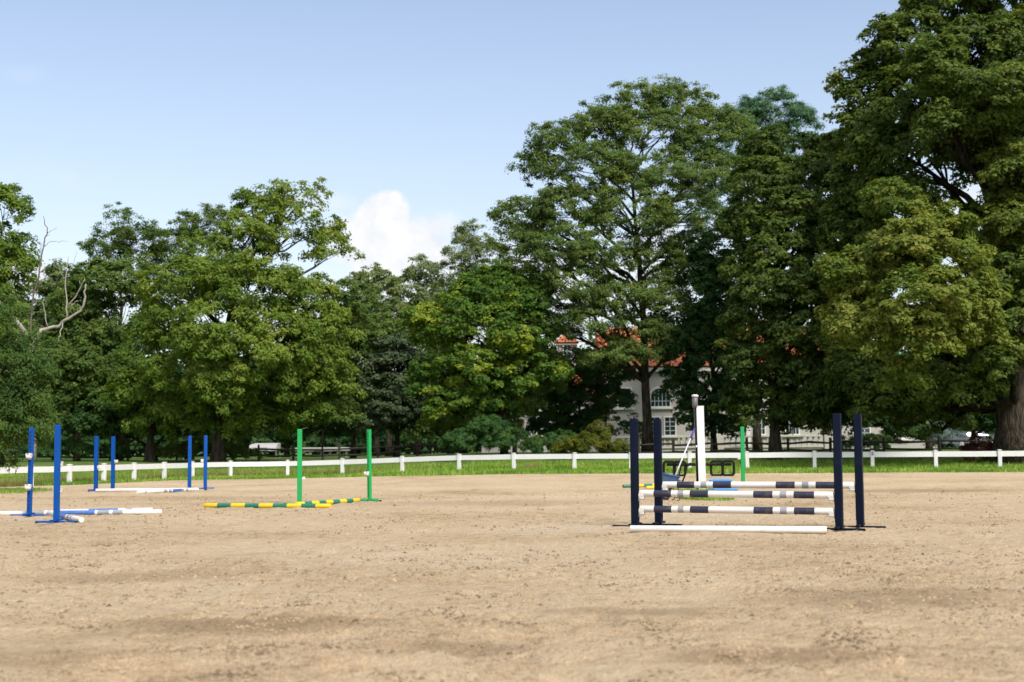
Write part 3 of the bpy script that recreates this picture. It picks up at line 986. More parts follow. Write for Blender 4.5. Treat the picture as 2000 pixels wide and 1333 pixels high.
def tile_roof(name, parent, x0_, x1_, y0_, y1_, z0_, z1_, pitch=.33):
    """barrel tiles: ribbed slope facing the camera, plus the back slope"""
    mb = MB()
    n = max(4, int((x1_ - x0_) / (pitch / 4)))
    rows = 12
    vs = []
    for r in range(rows + 1):
        for k2 in (0, 1):
            t = min(1, max(0, (r + (0 if k2 == 0 else -.001)) / rows))
            for i in range(n + 1):
                x = x0_ + (x1_ - x0_) * i / n
                rib = .05 * abs(math.sin(math.pi * (x - x0_) / pitch))
                st = (.03 if k2 == 0 else 0) if r > 0 or k2 == 0 else 0
                vs.append((x, y0_ + (y1_ - y0_) * t, z0_ + (z1_ - z0_) * t + rib + st))
    w = n + 1
    fs = []
    for r in range(2 * rows + 1):
        for i in range(n):
            fs.append((r * w + i, r * w + i + 1, (r + 1) * w + i + 1, (r + 1) * w + i))
    mb.add(vs, fs)
    yb = y1_ + (y1_ - y0_)
    mb.add([(x0_, y1_, z1_), (x1_, y1_, z1_), (x1_, yb, z0_), (x0_, yb, z0_)], [(0, 1, 2, 3)])
    mb.add([(x0_, y0_, z0_), (x0_, y1_, z1_), (x0_, yb, z0_)], [(2, 1, 0)])
    mb.add([(x1_, y0_, z0_), (x1_, y1_, z1_), (x1_, yb, z0_)], [(0, 1, 2)])
    return mb.build(name, MT["roof"], parent)


def make_mansion():
    D = 102.0
    s = FPX / D
    org = on_ground(1420, D, 880)
    root = thing("mansion", "white stucco mansion with orange tiled roof half hidden by the trees", "house", org)
    gx = lambda px: (P(px, 800, D)[0] - org[0])
    gz = lambda py, px=1300: (P(px, py, D)[2] - org[2])
    # main block, lower left wing, right wing
    main = MB().box(((gx(1185) + gx(1660)) / 2, 6.0, gz(722) / 2 - .3), (gx(1660) - gx(1185), 12.0, gz(722) + .6))
    main.build("wall", MT["stucco"], root)
    MB().box(((gx(1185) + gx(1660)) / 2, -.10, gz(722) - .02), (gx(1660) - gx(1185) + .5, .5, .30), bev=.03).build("cornice", MT["trim"], root)
    tile_roof("roof", root, gx(1175), gx(1670), -.5, 6.0, gz(717), gz(628))
    MB().box(((gx(940) + gx(1182)) / 2, 4.4, gz(772, 1100) / 2 - .3), (gx(1182) - gx(940), 8.0, gz(772, 1100) + .6)).build("wall", MT["stucco"], root)
    tile_roof("roof", root, gx(930), gx(1184), -.1, 4.4, gz(770, 1100), gz(725, 1100))
    MB().box(((gx(1665) + gx(1830)) / 2, 3.4, gz(812, 1750) / 2 - .3), (gx(1830) - gx(1662), 6.0, gz(812, 1750) + .6)).build("wall", MT["stucco"], root)
    tile_roof("roof", root, gx(1661), gx(1838), 0, 3.4, gz(808, 1750), gz(775, 1750))
    MB().box(((gx(1665) + gx(1835)) / 2, .28, gz(814, 1750)), (gx(1835) - gx(1668), .2, .2), bev=.02).build("gutter", MT["trim"], root)
    # little tower
    cx = gx(1114)
    MB().box((cx, 6.0, gz(690, 1114) - .2), (1.3, 1.3, 2.9)).build("tower", MT["stucco"], root)
    MB().box((cx, 6.0, gz(662, 1114)), (1.6, 1.6, .16), bev=.02).build("tower_cornice", MT["trim"], root)
    rf = MB().add([(cx - .95, 5.05, gz(658, 1114)), (cx + .95, 5.05, gz(658, 1114)), (cx + .95, 6.95, gz(658, 1114)), (cx - .95, 6.95, gz(658, 1114)), (cx, 6, gz(636, 1114))],
                  [(0, 1, 4), (1, 2, 4), (2, 3, 4), (3, 0, 4), (3, 2, 1, 0)])
    rf.build("tower_roof", MT["roof"], root)
    make_window(root, cx + .02, 5.35, gz(690, 1114), .5, 1.0, 2, 2, sill=False)
    # windows
    w = make_window(root, gx(1290), 0, gz(794, 1290), 1.35, .75, 5, 2, arch=True)
    for px in (1278, 1308):
        make_window(root, gx(px), 0, gz(850, px), .72, 1.25, 2, 4)
    for px in (1400, 1487, 1540, 1553):
        make_window(root, gx(px), 0, gz(848, px), .40, 1.15, 2, 3)
    for px in (1220, 1350, 1440, 1600):
        make_window(root, gx(px), 0, gz(795, px), .9, 1.3, 3, 3)
    for px in (985, 1060, 1130):
        make_window(root, gx(px), .4, gz(850, px), .8, 1.3, 2, 3)
    for px in (1690, 1760):
        make_window(root, gx(px), .4, gz(855, px), .7, 1.0, 2, 3)
    # pilasters
    for px in (1460, 1520):
        MB().box((gx(px), -.06, gz(722) / 2), (.28, .14, gz(722) - .3), bev=.01).build("pilaster", MT["trim"], root)
    # terrace balustrade
    Y = 94.0
    o2 = on_ground(1420, Y, 880)
    b = thing("balustrade", "pale stone balustrade of the mansion terrace behind the wooden fence", "balustrade", o2)
    hx = lambda px: P(px, 860, Y)[0] - o2[0]
    zt, zb = P(1400, 851, Y)[2] - o2[2], P(1400, 875, Y)[2] - o2[2]
    x0_, x1_ = hx(1195), hx(1616)
    L = x1_ - x0_
    MB().box(((x0_ + x1_) / 2, 0, zt - .07), (L, .34, .14), bev=.02).build("coping", MT["stone"], b)
    MB().box(((x0_ + x1_) / 2, 0, zb + .03), (L, .34, .12), bev=.02).build("plinth", MT["stone"], b)
    MB().box(((x0_ + x1_) / 2, .06, zb / 2 - .2), (L, .3, zb + .36)).build("terrace_wall", MT["stone"], b)
    h = zt - .14 - (zb + .09)
    proto = MB().lathe([(.085, 0), (.085, .05), (.045, .10), (.10, h * .35), (.085, h * .5), (.045, h * .8), (.08, h * .9), (.08, h)], n=8).build("baluster", MT["stone"], b)
    n = int(L / .36)
    for i in range(n):
        o = proto if i == 0 else proto.copy()
        if i:
            COL.objects.link(o)
        o.location = (x0_ + .2 + (L - .4) * i / (n - 1), 0, zb + .09)
    for px in (1195, 1405, 1616):
        MB().box((hx(px), 0, zt / 2 + .02), (.5, .5, zt + .1), bev=.02).build("pier", MT["stone"], b)


make_mansion()

# ------------------------------------------------------------------ car, white shelters
def make_car():
    D = 124.0
    q = on_ground(1902, D, 868)
    t = thing("parked_car", "silver car parked in the shade beside the mansion", "car", q, 0)
    prof = [(-2.1, .45), (-2.15, .75), (-1.9, .92), (-1.25, 1.0), (-.65, 1.42), (.55, 1.45), (1.25, 1.05), (1.95, .95), (2.15, .75), (2.1, .4), (-2.1, .35)]
    n = len(prof)
    vs = [(x, -.82 if z < 1.1 else -.66, z) for x, z in prof] + [(x, .82 if z < 1.1 else .66, z) for x, z in prof]
    fs = [tuple(range(n - 1, -1, -1)), tuple(range(n, 2 * n))] + [(i, (i + 1) % n, n + (i + 1) % n, n + i) for i in range(n)]
    MB().add(vs, fs).build("body", MT["car"], t)
    for pts in ([(-1.1, 1.03), (-.62, 1.36), (-.08, 1.38), (-.08, 1.03)], [(.0, 1.03), (.0, 1.38), (.5, 1.39), (1.05, 1.06)]):
        MB().add([(x, -.83 + (z - 1.03) * .45, z) for x, z in pts], [(3, 2, 1, 0)]).build("side_window", MT["glass"], t)
    for x in (-1.3, 1.3):
        for y in (-.78, .78):
            wl = MB().tube([(x, y - .1, .33), (x, y + .1, .33)], .33, 18).build("wheel", MT["rubber"], t)
            MB().tube([(x, y - .105, .33), (x, y + .105, .33)], .2, 14).build("rim", MT["steel"], wl)
    for x in (-2.1, 2.08):
        MB().box((x, -.5, .72), (.1, .4, .14), bev=.02).build("headlight", MT["cup"], t)


make_car()


def make_shelters():
    D = 100.0
    a = P(522, 879.5, D)
    a[2] = tz(a[0], D)
    zt = P(522, 866, D)[2] - a[2]
    zb = P(522, 881, D)[2] - a[2]
    t = thing("canopy", "small white canopy with curved eave on the lawn beyond the trees", "canopy", a)
    w = 1.6
    mb = MB()
    prof = [(-.1, zt), (-.5, zt - .10), (-.85, zt - .28), (-1.0, zb)]
    vs = []
    for i, (y, z) in enumerate(prof):
        e = 0 if i == 0 else .03 * i
        vs += [(-w / 2 - (.28 if i else 0) - e, y, z), (w / 2 + .0, y, z)]
    mb.add(vs, [(2 * i + 1, 2 * i, 2 * i + 2, 2 * i + 3) for i in range(3)])
    mb.box((0, .4, (zt + zb) / 2), (w, .96, zt - zb), bev=.03)
    mb.build("cover", MT["tarp"], t)
    MB().box((-.35, -1.02, zb + .12), (1.1, .03, .22)).build("front_panel", MT["tarp_grey"], t)
    lg = MB()
    for sx in (-.75, .75):
        for sy in (-.85, .8):
            lg.box((sx, sy, zb / 2), (.06, .06, zb))
    lg.build("legs", MT["steel"], t)
    b = P(630, 881, D)
    b[2] = tz(b[0], D)
    zt, zb = P(630, 874.5, D)[2] - b[2], P(630, 882, D)[2] - b[2]
    t = thing("covered_frame", "long low white covered frame on the lawn behind the green standard", "cover", b)
    L = 3.75
    MB().box((0, 0, (zt + zb) / 2), (L, 1.2, zt - zb), bev=.05).build("cover", MT["tarp"], t)
    for sx in (-.9, .4):
        MB().box((sx, -.606, (zt + zb) / 2 - .05), (.7, .012, (zt - zb) * .6)).build("side_panel", MT["tarp_grey"], t)
    lg = MB()
    for sx in (-1.7, 0, 1.7):
        lg.box((sx, -.45, zb / 2), (.07, .07, zb)).box((sx, .45, zb / 2), (.07, .07, zb))
    lg.build("legs", MT["steel"], t)


make_shelters()

# ------------------------------------------------------------------ trees
TOTAL = [0]


def unit(a):
    return a / np.maximum(np.linalg.norm(a, axis=-1, keepdims=True), 1e-9)


STYLE = {  # leaf length, half width, leaves per clump, clump radius, flatness, droop, volume fill, up bias
    "maple": dict(L=.26, W=.120, n=84, r=.78, flat=.62, droop=.45, fill=.45, up=.9),
    "oak": dict(L=.205, W=.058, n=88, r=.74, flat=.60, droop=.15, fill=.8, up=.6),
    "ash": dict(L=.36, W=.072, n=78, r=.82, flat=.70, droop=.65, fill=.6, up=.75),
    "locust": dict(L=.30, W=.036, n=190, r=.95, flat=.55, droop=.25, fill=.9, up=.6),
    "small": dict(L=.25, W=.092, n=62, r=.66, flat=.65, droop=.3, fill=.6, up=.7),
    "willow": dict(L=.26, W=.036, n=150, r=.75, flat=.9, droop=1.0, fill=.8, up=.4),
    "shrub": dict(L=.13, W=.045, n=110, r=.38, flat=.8, droop=.2, fill=.6, up=.6),
}


def leaves(rs, C, O, rad, st, tint_c):
    """leaf faces for clumps at C, facing O"""
    n = max(8, int(st["n"] * .84))
    N = len(C) * n
    c = np.repeat(C, n, 0)
    o = np.repeat(O, n, 0)
    r = np.repeat(rad, n)[:, None]
    up = np.array([0, 0, 1.0])
    d = unit(rs.randn(N, 3) + .75 * o + .55 * up)
    f = st["fill"]
    k = (1 - f * rs.rand(N, 1)) * (.85 + .3 * rs.rand(N, 1))
    p = c + d * r * k * np.array([1, 1, st["flat"]])
    nr = unit(d * .75 + o * .35 + up * st["up"] * .8 + rs.randn(N, 3) * .42)
    t = unit(np.cross(nr, rs.randn(N, 3)))
    t = unit(t + o * .35 - up * st["droop"] * rs.rand(N, 1))
    b = unit(np.cross(nr, t))
    nn = np.cross(t, b)
    L = st["L"] * .74 * (.65 + .6 * rs.rand(N, 1))
    W = st["W"] * .80 * (.75 + .5 * rs.rand(N, 1))
    tip = p + t * L * .5 - up * L * .10
    mid = p - t * L * .35
    l = mid + b * W + nn * W * .3
    q = mid - b * W - nn * W * .2
    V = np.stack([tip, l, q], 1).reshape(-1, 3)
    F = np.arange(N * 3).reshape(N, 3)
    tn = np.clip(np.repeat(tint_c, n) + rs.randn(N) * .13, 0, 1)
    return V, F, tn


def curve(a, b, sag, n, rs, wob):
    a, b = Vector(a), Vector(b)
    out = []
    L = (b - a).length
    for i in range(n + 1):
        t = i / n
        p = a.lerp(b, t)
        p.z += sag * math.sin(math.pi * t) * L
        if 0 < i < n:
            p += Vector(rs.randn(3)) * wob * L
        out.append(p)
    return out


def tree(label, trunk, lobes, style="maple", leaf="maple", dens=1.0, seed=0, name="tree", bark="bark", group=None, cat="tree",
         tint=.5, fork=.35, limbs=True, scale=1.0, tspread=.17, extra=None, top_frac=.75, twigs=.35, limb_bark=None):
    """trunk = (px at the base, depth, diameter); lobes = (px, py, rx, ry, depth offset, tint offset) seen in the picture"""
    rs = np.random.RandomState(seed + 100)
    st = dict(STYLE[style])
    for k in ("L", "W", "r"):
        st[k] = st[k] * scale
    if extra:
        st.update(extra)
    px, D, dia = trunk
    base = on_ground(px, D, 885)
    root = thing(name, label, cat, base, 0, group)
    Cs, Os, Rs, Ts, LC = [], [], [], [], []
    lb_d = {}
    for lb in lobes:
        lx, ly, rx, ry = lb[:4]
        dd = lb[4] if len(lb) > 4 else 0
        td = lb[5] if len(lb) > 5 else 0
        dl = D + dd
        c = P(lx, ly, dl)
        ax, az = rx * dl / FPX, ry * dl / FPX
        ay = .85 * min(max(ax, .6 * az), 1.6 * az)
        LC.append((c, ax, ay, az))
        lb_d[id(c)] = lb[6] if len(lb) > 6 else 1.0
        area = 4 * math.pi * (((ax * az) ** 1.6 + (ax * ay) ** 1.6 + (ay * az) ** 1.6) / 3) ** (1 / 1.6)
        ld = lb[6] if len(lb) > 6 else 1.0
        RB = 1.5 * st["r"]
        n = max(3, int(round(dens * ld * .60 * area / RB ** 2)))
        v = unit(rs.randn(n * 2, 3))
        keep = (v[:, 1] < .25) | (rs.rand(n * 2) < .20)
        v = v[keep][:n]
        sh = (.60 + .40 * rs.rand(len(v), 1) ** .6)
        shr = np.array([max(.15, ax - .72 * RB), max(.15, ay - .72 * RB), max(.12, az - .66 * RB)])
        p = c + v * shr * sh
        m_ = 7
        rb = np.repeat(RB * (.6 + .7 * rs.rand(len(v))), m_)[:, None]
        vo = np.repeat(v, m_, 0)
        e = unit(rs.randn(len(vo), 3) + .9 * vo + np.array([0, 0, .45]))
        e[:, 2] = np.where(e[:, 2] < -.35, -e[:, 2] * .5, e[:, 2])
        pc = np.repeat(p, m_, 0) + e * rb * np.array([1, 1, min(1.0, st["flat"] * 1.45)]) * (.70 + .35 * rs.rand(len(vo), 1))
        Cs.append(pc)
        Os.append(unit(e * .8 + vo * .4))
        Rs.append(st["r"] * .62 * (.7 + .6 * rs.rand(len(vo))))
        tb = np.repeat(rs.randn(len(v)) * tspread, m_)
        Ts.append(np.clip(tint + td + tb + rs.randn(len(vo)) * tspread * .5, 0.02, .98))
    C, O, RR, T = map(np.concatenate, (Cs, Os, Rs, Ts))
    inner = np.full(len(C), 9.0)
    for (c, ax, ay, az) in LC:
        inner = np.minimum(inner, np.linalg.norm((C - c) / np.array([ax, ay, az]), axis=1))
    ok = (inner > .60) | (rs.rand(len(C)) < .32)
    C, O, RR, T = C[ok], O[ok], RR[ok], T[ok]
    gz_ = terrain(C[:, 0], C[:, 1]) + .25
    C[:, 2] = np.maximum(C[:, 2], gz_)
    V, F, tn = leaves(rs, C, O, RR, st, T)
    V[:, 2] = np.maximum(V[:, 2], terrain(V[:, 0], V[:, 1]) + .02)
    me = fast_mesh("crown", V - base, F, LEAF[leaf], tn)
    TOTAL[0] += len(F)
    cro = link("crown", me, root)
    cro["kind"] = "stuff"
    # trunk and limbs
    if dia > 0:
        zs = [c[2] + a[2] * 0 for c, *a in LC]
        ztop = max(c[2] for c, *_ in LC) - base[2]
        zlow = min(c[2] - az for c, _, _, az in LC) - base[2]
        cx = np.mean([c[0] for c, *_ in LC]) - base[0]
        cy = np.mean([c[1] for c, *_ in LC]) - base[1]
        ht = ztop * top_frac
        n = 9
        pts, rad = [], []
        for i in range(n + 1):
            t = i / n
            pts.append(Vector((cx * t * t * .6 + rs.randn() * .02 * ht * t * (1 - t), cy * t * t * .4, -.15 + (ht + .15) * t)))
            rad.append(dia / 2 * (1 - .78 * t) * (1 + .45 * math.exp(-t * 22)))
        MB().tube(pts, rad, 12).build("trunk", MT[bark], root)
        if limbs:
            br = MB()
            for (c, ax, ay, az) in LC:
                tgt = Vector(c - base)
                zt = min(max(tgt.z - .55 * math.hypot(tgt.x, tgt.y) - az * .5, fork * ht * .6), ht * .97)
                k = min(n - 1e-3, max(0, (zt + .15) / (ht + .15) * n))
                i = int(k)
                s_ = pts[i].lerp(pts[i + 1], k - i)
                r0 = min(dia * .22, .20 * min(1, (lb_d.get(id(c), 1)) + .0), .9 * (rad[i] * (1 - (k - i)) + rad[i + 1] * (k - i)))
                cv = curve(s_, tgt, .05, 6, rs, .025)
                br.tube(cv, [r0 * (1 - .7 * j / 6) for j in range(7)], 7)
                sel = rs.rand(len(C)) < twigs
                near = np.where(sel & (np.linalg.norm((C - c) / np.array([ax, ay, az]), axis=1) < 1.1))[0]
                for ci in near[:26]:
                    st_ = cv[rs.randint(3, 7)]
                    cc = Vector(C[ci] - base)
                    b2 = curve(st_, cc, .06, 3, rs, .04)
                    br.tube(b2, [r0 * .20 + .008, r0 * .14 + .008, r0 * .09 + .006, .006], 5)
            br.build("branches", MT[limb_bark or bark], root)
    return root


def make_trees():
    # ---- far background, behind the gap in the middle and behind everything
    tree("pale distant tree with rounded top under the cloud, between the ash and the oak", (735, 118, .5),
         [(728, 565, 42, 42), (745, 620, 62, 52), (700, 640, 50, 55)], "small", "far", 1.0, 1, scale=1.25)
    tree("slender distant tree whose small airy top stands against the cloud", (815, 122, .5),
         [(818, 535, 30, 36), (800, 575, 42, 36), (835, 590, 44, 40), (800, 640, 70, 55), (860, 650, 60, 60)], "small", "far", .8, 2, scale=1.2, twigs=.6)
    tree("distant thin topped tree left of the pin oak with bare twigs poking out", (905, 112, .55),
         [(925, 462, 34, 34), (905, 500, 46, 34), (940, 505, 50, 42), (880, 540, 42, 36), (940, 565, 66, 55), (900, 620, 80, 60)], "oak", "far", .8, 3, twigs=.8)
    tree("mid green woodland tree behind the dusky tree", (760, 108, .5),
         [(720, 660, 70, 55), (790, 690, 80, 60), (700, 740, 70, 70), (640, 700, 60, 70), (860, 720, 60, 70)], "small", "wood", .72, 4, scale=1.2)
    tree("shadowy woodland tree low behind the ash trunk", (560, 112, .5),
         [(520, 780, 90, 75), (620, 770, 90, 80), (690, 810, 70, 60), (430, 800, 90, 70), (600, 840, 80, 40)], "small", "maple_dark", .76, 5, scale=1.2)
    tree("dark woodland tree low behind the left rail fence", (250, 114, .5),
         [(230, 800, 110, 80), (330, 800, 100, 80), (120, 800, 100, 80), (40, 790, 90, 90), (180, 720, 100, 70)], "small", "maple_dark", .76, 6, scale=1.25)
    tree("hidden green tree behind the bright maple at the lawn end", (880, 104, .45),
         [(870, 790, 90, 80), (960, 800, 90, 70), (800, 830, 60, 50), (1010, 740, 70, 80)], "small", "wood", .72, 7, scale=1.2)
    # ---- left
    tree("thin crowned tree with see-through top second from the left edge", (232, 92, .5),
         [(232, 452, 58, 40), (262, 470, 46, 40), (205, 490, 52, 34), (240, 520, 66, 38)], "oak", "wood", .62, 10, twigs=.9, top_frac=.85)
    tree("dense dark green tree under the thin crowned one", (225, 88, .6),
         [(220, 560, 82, 58), (165, 600, 60, 60), (235, 640, 80, 80), (150, 690, 70, 80), (220, 730, 90, 80), (130, 770, 90, 70), (230, 800, 80, 60)], "small", "wood", 1.05, 11, scale=1.15, tint=.42)
    tree("leafy tree with twin tops just left of the tall ash", (370, 94, .5),
         [(345, 450, 44, 46), (400, 442, 46, 42), (370, 500, 70, 50), (330, 530, 50, 60)], "oak", "wood", .85, 12, twigs=.7, top_frac=.85)
    tree("big yellow-green ash with airy top and drooping leaf bunches", (425, 80, .75),
         [(500, 420, 58, 46, 2, .1, .6), (575, 408, 66, 44, 2, .15, .55), (615, 455, 48, 44, 2, .15, .5), (560, 465, 70, 46, 1, .1, .55), (640, 505, 40, 34, 1, .1, .5), (480, 480, 60, 50, 0),
          (420, 535, 78, 60), (350, 575, 74, 66, -1), (480, 580, 92, 72, -2), (580, 590, 84, 62), (630, 640, 56, 56), (330, 660, 64, 70, -1), (420, 660, 90, 80, -3), (525, 680, 92, 78, -2),
          (620, 700, 60, 58), (345, 745, 66, 56, -1), (440, 745, 74, 54, -2.5), (560, 755, 70, 48, -1), (330, 805, 50, 34), (400, 800, 60, 34, 2), (470, 800, 70, 40, 2), (550, 800, 60, 30, 2), (430, 845, 60, 20, 3), (520, 842, 50, 18, 3), (640, 760, 50, 40, 1), (430, 830, 80, 34, 0, -.2), (520, 830, 80, 34, 0, -.2), (600, 810, 60, 40, 1, -.2), (365, 840, 50, 30, 0, -.2), (425, 790, 60, 40, -2, -.1)], "ash", "ash", .88, 13, twigs=.25, fork=.75, tint=.5)  # darker tint on the lowest lobes paints the shade under the crown
    tree("shaded lower tree with dark trunk below the ash", (300, 84, .55),
         [(300, 800, 70, 50), (250, 790, 60, 60), (350, 830, 60, 40), (190, 830, 70, 40)], "small", "maple_dark", 1.0, 14, bark="bark_dark", scale=1.1)
    tree("mid green understorey tree filling the gap between ash and dusky tree", (690, 90, .35),
         [(690, 600, 50, 50), (650, 650, 50, 60), (700, 690, 50, 60), (660, 740, 60, 60), (700, 780, 40, 50), (650, 810, 60, 36)], "small", "wood", 1.0, 50, scale=1.05)
    tree("dim green understorey tree left of the ash, behind the dead branches", (150, 84, .4),
         [(110, 720, 70, 60), (170, 740, 60, 60), (90, 790, 70, 50), (170, 810, 70, 50), (240, 760, 60, 60)], "small", "wood", 1.0, 51, scale=1.05, tint=.4)
    tree("slim leafy sapling in front of the white covered frame", (630, 82, .14),
         [(635, 790, 40, 36), (610, 760, 40, 40), (660, 815, 30, 24), (600, 830, 26, 24)], "small", "wood", .85, 15, cat="sapling")
    tree("ash tree with thick dark trunk between the far blue standards", (293, 80.5, .7), [(290, 770, 70, 40), (310, 830, 50, 24)], "ash", "ash", .7, 16, bark="bark_dark", tint=.4)
    tree("yellow-green tree cut off by the left edge of the picture", (-40, 70, .6),
         [(5, 430, 44, 48), (-10, 480, 62, 50), (15, 530, 44, 40), (-20, 580, 60, 60), (-10, 640, 60, 50), (-60, 520, 70, 90)], "ash", "ash", .95, 17, tint=.45)
    tree("soft grey-green tree behind the dead branches at left", (110, 98, .5),
         [(115, 560, 50, 40), (70, 600, 70, 50), (130, 640, 80, 70), (60, 680, 70, 70), (20, 700, 60, 80)], "small", "far", .95, 18, scale=1.1, tint=.35)
    tree("dark willow-leaved tree overhanging the fence at the left edge", (-30, 48, .4),
         [(10, 715, 50, 40), (45, 745, 50, 40), (52, 790, 36, 40), (45, 845, 30, 36), (0, 760, 60, 60), (20, 820, 54, 50), (-10, 870, 44, 46), (48, 800, 40, 40), (12, 655, 40, 34), (25, 860, 36, 40), (5, 900, 30, 24)], "willow", "willow", 1.0, 19, scale=.85, tint=.4)
    # ---- middle
    tree("dusky grey-green small tree with rounded head beside the bright maple", (775, 88, .4),
         [(765, 700, 50, 40), (800, 740, 52, 48), (745, 760, 46, 50), (790, 800, 66, 48), (750, 825, 44, 30), (830, 790, 40, 50)], "maple", "copper", 1.0, 20, scale=.85, bark="bark_dark")
    tree("bright green maple with yellowish sprays left of the mansion", (985, 80, .4),
         [(930, 585, 56, 46), (985, 590, 60, 50), (905, 640, 60, 50, -1), (845, 650, 42, 44, 0, .3), (960, 660, 80, 56, -1), (1020, 660, 50, 60), (860, 710, 56, 46), (930, 730, 74, 50, -1, .1),
          (1000, 735, 60, 50), (895, 785, 50, 36, -1, .15), (960, 795, 60, 34), (850, 760, 44, 40), (955, 550, 44, 30, 1), (1000, 560, 40, 40, 1), (825, 625, 30, 26, 0, .35), (1040, 590, 40, 50), (900, 600, 30, 40, 1, .2), (1060, 720, 40, 50), (870, 810, 40, 24, -1, .2), (930, 820, 50, 20)], "maple", "bright", .95, 21, scale=.9, tint=.35, tspread=.24, bark="bark_dark")
    tree("small dark trunked tree beside the bright maple stem", (1005, 82, .3), [(1010, 790, 50, 40), (960, 840, 56, 26), (1050, 760, 50, 50)], "small", "wood", .9, 22, bark="bark_dark")
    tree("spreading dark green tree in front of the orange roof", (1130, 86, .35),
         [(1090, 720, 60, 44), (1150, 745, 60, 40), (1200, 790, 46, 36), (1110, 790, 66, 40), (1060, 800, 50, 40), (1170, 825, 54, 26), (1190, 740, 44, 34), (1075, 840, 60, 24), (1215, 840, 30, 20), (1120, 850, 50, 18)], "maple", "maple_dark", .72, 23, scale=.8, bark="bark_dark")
    tree("tall pin oak with straight grey trunk and open crown", (1265, 82, .58),
         [(1235, 205, 60, 46, 2), (1300, 200, 50, 40, 2), (1345, 215, 46, 44, 2), (1160, 250, 66, 40, 1), (1270, 270, 100, 50, 1), (1390, 270, 80, 54, 2), (1090, 285, 60, 40),
          (1070, 340, 58, 46), (1160, 340, 90, 54, -1), (1280, 350, 100, 56, -1), (1390, 350, 70, 60, 1), (1120, 410, 92, 50, -1), (1230, 430, 92, 56, -2), (1340, 420, 70, 50),
          (1030, 420, 66, 40), (1010, 480, 54, 50), (1090, 490, 80, 52, -2), (1190, 510, 80, 48, -2), (1290, 500, 46, 40), (1030, 555, 62, 52), (1120, 570, 80, 56, -2), (1210, 590, 70, 46, -2),
          (1330, 685, 50, 34, -1), (1180, 705, 60, 24, -2), (1250, 695, 50, 26, -2), (1340, 300, 60, 50, 1), (1190, 250, 50, 40, 1), (1350, 480, 40, 40, 1), (1330, 540, 40, 46, 1), (1300, 560, 44, 40, 0), (1070, 460, 60, 40), (1290, 600, 58, 44, -1), (1150, 640, 90, 44, -2), (1080, 640, 64, 50), (1250, 655, 70, 36, -1), (1310, 650, 36, 40), (1190, 690, 50, 22, -1)], "oak", "oak", 1.08, 24, top_frac=.80, fork=.4, twigs=.5)
    tree("blue-green locust with feathery top right of the pin oak", (1480, 92, .5),
         [(1510, 222, 60, 42), (1550, 245, 40, 40), (1540, 290, 36, 34), (1465, 260, 50, 40), (1440, 310, 44, 44), (1500, 330, 46, 44), (1430, 390, 46, 54), (1390, 440, 40, 40), (1420, 560, 50, 60), (1400, 630, 40, 50)],
         "locust", "locust", 1.25, 25, twigs=.5)
    tree("dark green maple column beside the black lamp pole", (1395, 80, .35),
         [(1400, 500, 52, 50), (1365, 540, 40, 44), (1395, 600, 66, 60), (1360, 660, 40, 50), (1400, 700, 66, 60), (1380, 780, 60, 50), (1350, 820, 44, 36), (1410, 840, 40, 24), (1440, 760, 40, 50), (1430, 690, 50, 50), (1335, 720, 30, 50), (1330, 770, 26, 40), (1380, 640, 50, 50)],
         "maple", "maple_dark", .95, 26, scale=.85, bark="bark_dark", tint=.35)
    # ---- right
    tree("broad green maple with bare straight trunk in front of the mansion windows", (1514, 73, .60),
         [(1530, 310, 80, 54, 3), (1490, 370, 66, 60), (1580, 370, 90, 66, 2), (1470, 450, 56, 54), (1545, 460, 84, 66, -1), (1620, 470, 60, 70, 1), (1460, 540, 50, 60), (1530, 560, 84, 62, -2),
          (1600, 590, 60, 70), (1470, 630, 60, 56, -1), (1560, 660, 84, 58, -2), (1470, 710, 60, 50, -1), (1550, 740, 84, 50, -1), (1630, 720, 60, 70), (1480, 775, 54, 34), (1600, 790, 60, 34), (1540, 800, 40, 24), (1650, 310, 56, 50, 4), (1645, 390, 70, 66, 4), (1700, 450, 60, 50, 4), (1680, 540, 60, 60, 3), (1650, 640, 50, 60, 2), (1590, 730, 60, 60), (1520, 500, 60, 44, -2), (1550, 420, 60, 44, -1), (1500, 815, 50, 22), (1580, 815, 60, 20), (1450, 815, 40, 26), (1625, 828, 40, 18), (1540, 830, 40, 14), (1640, 800, 50, 30)],
         "maple", "maple", .95, 27, tint=.32, fork=.5)  # low tint puts shade into this crown beside the sunlit bough
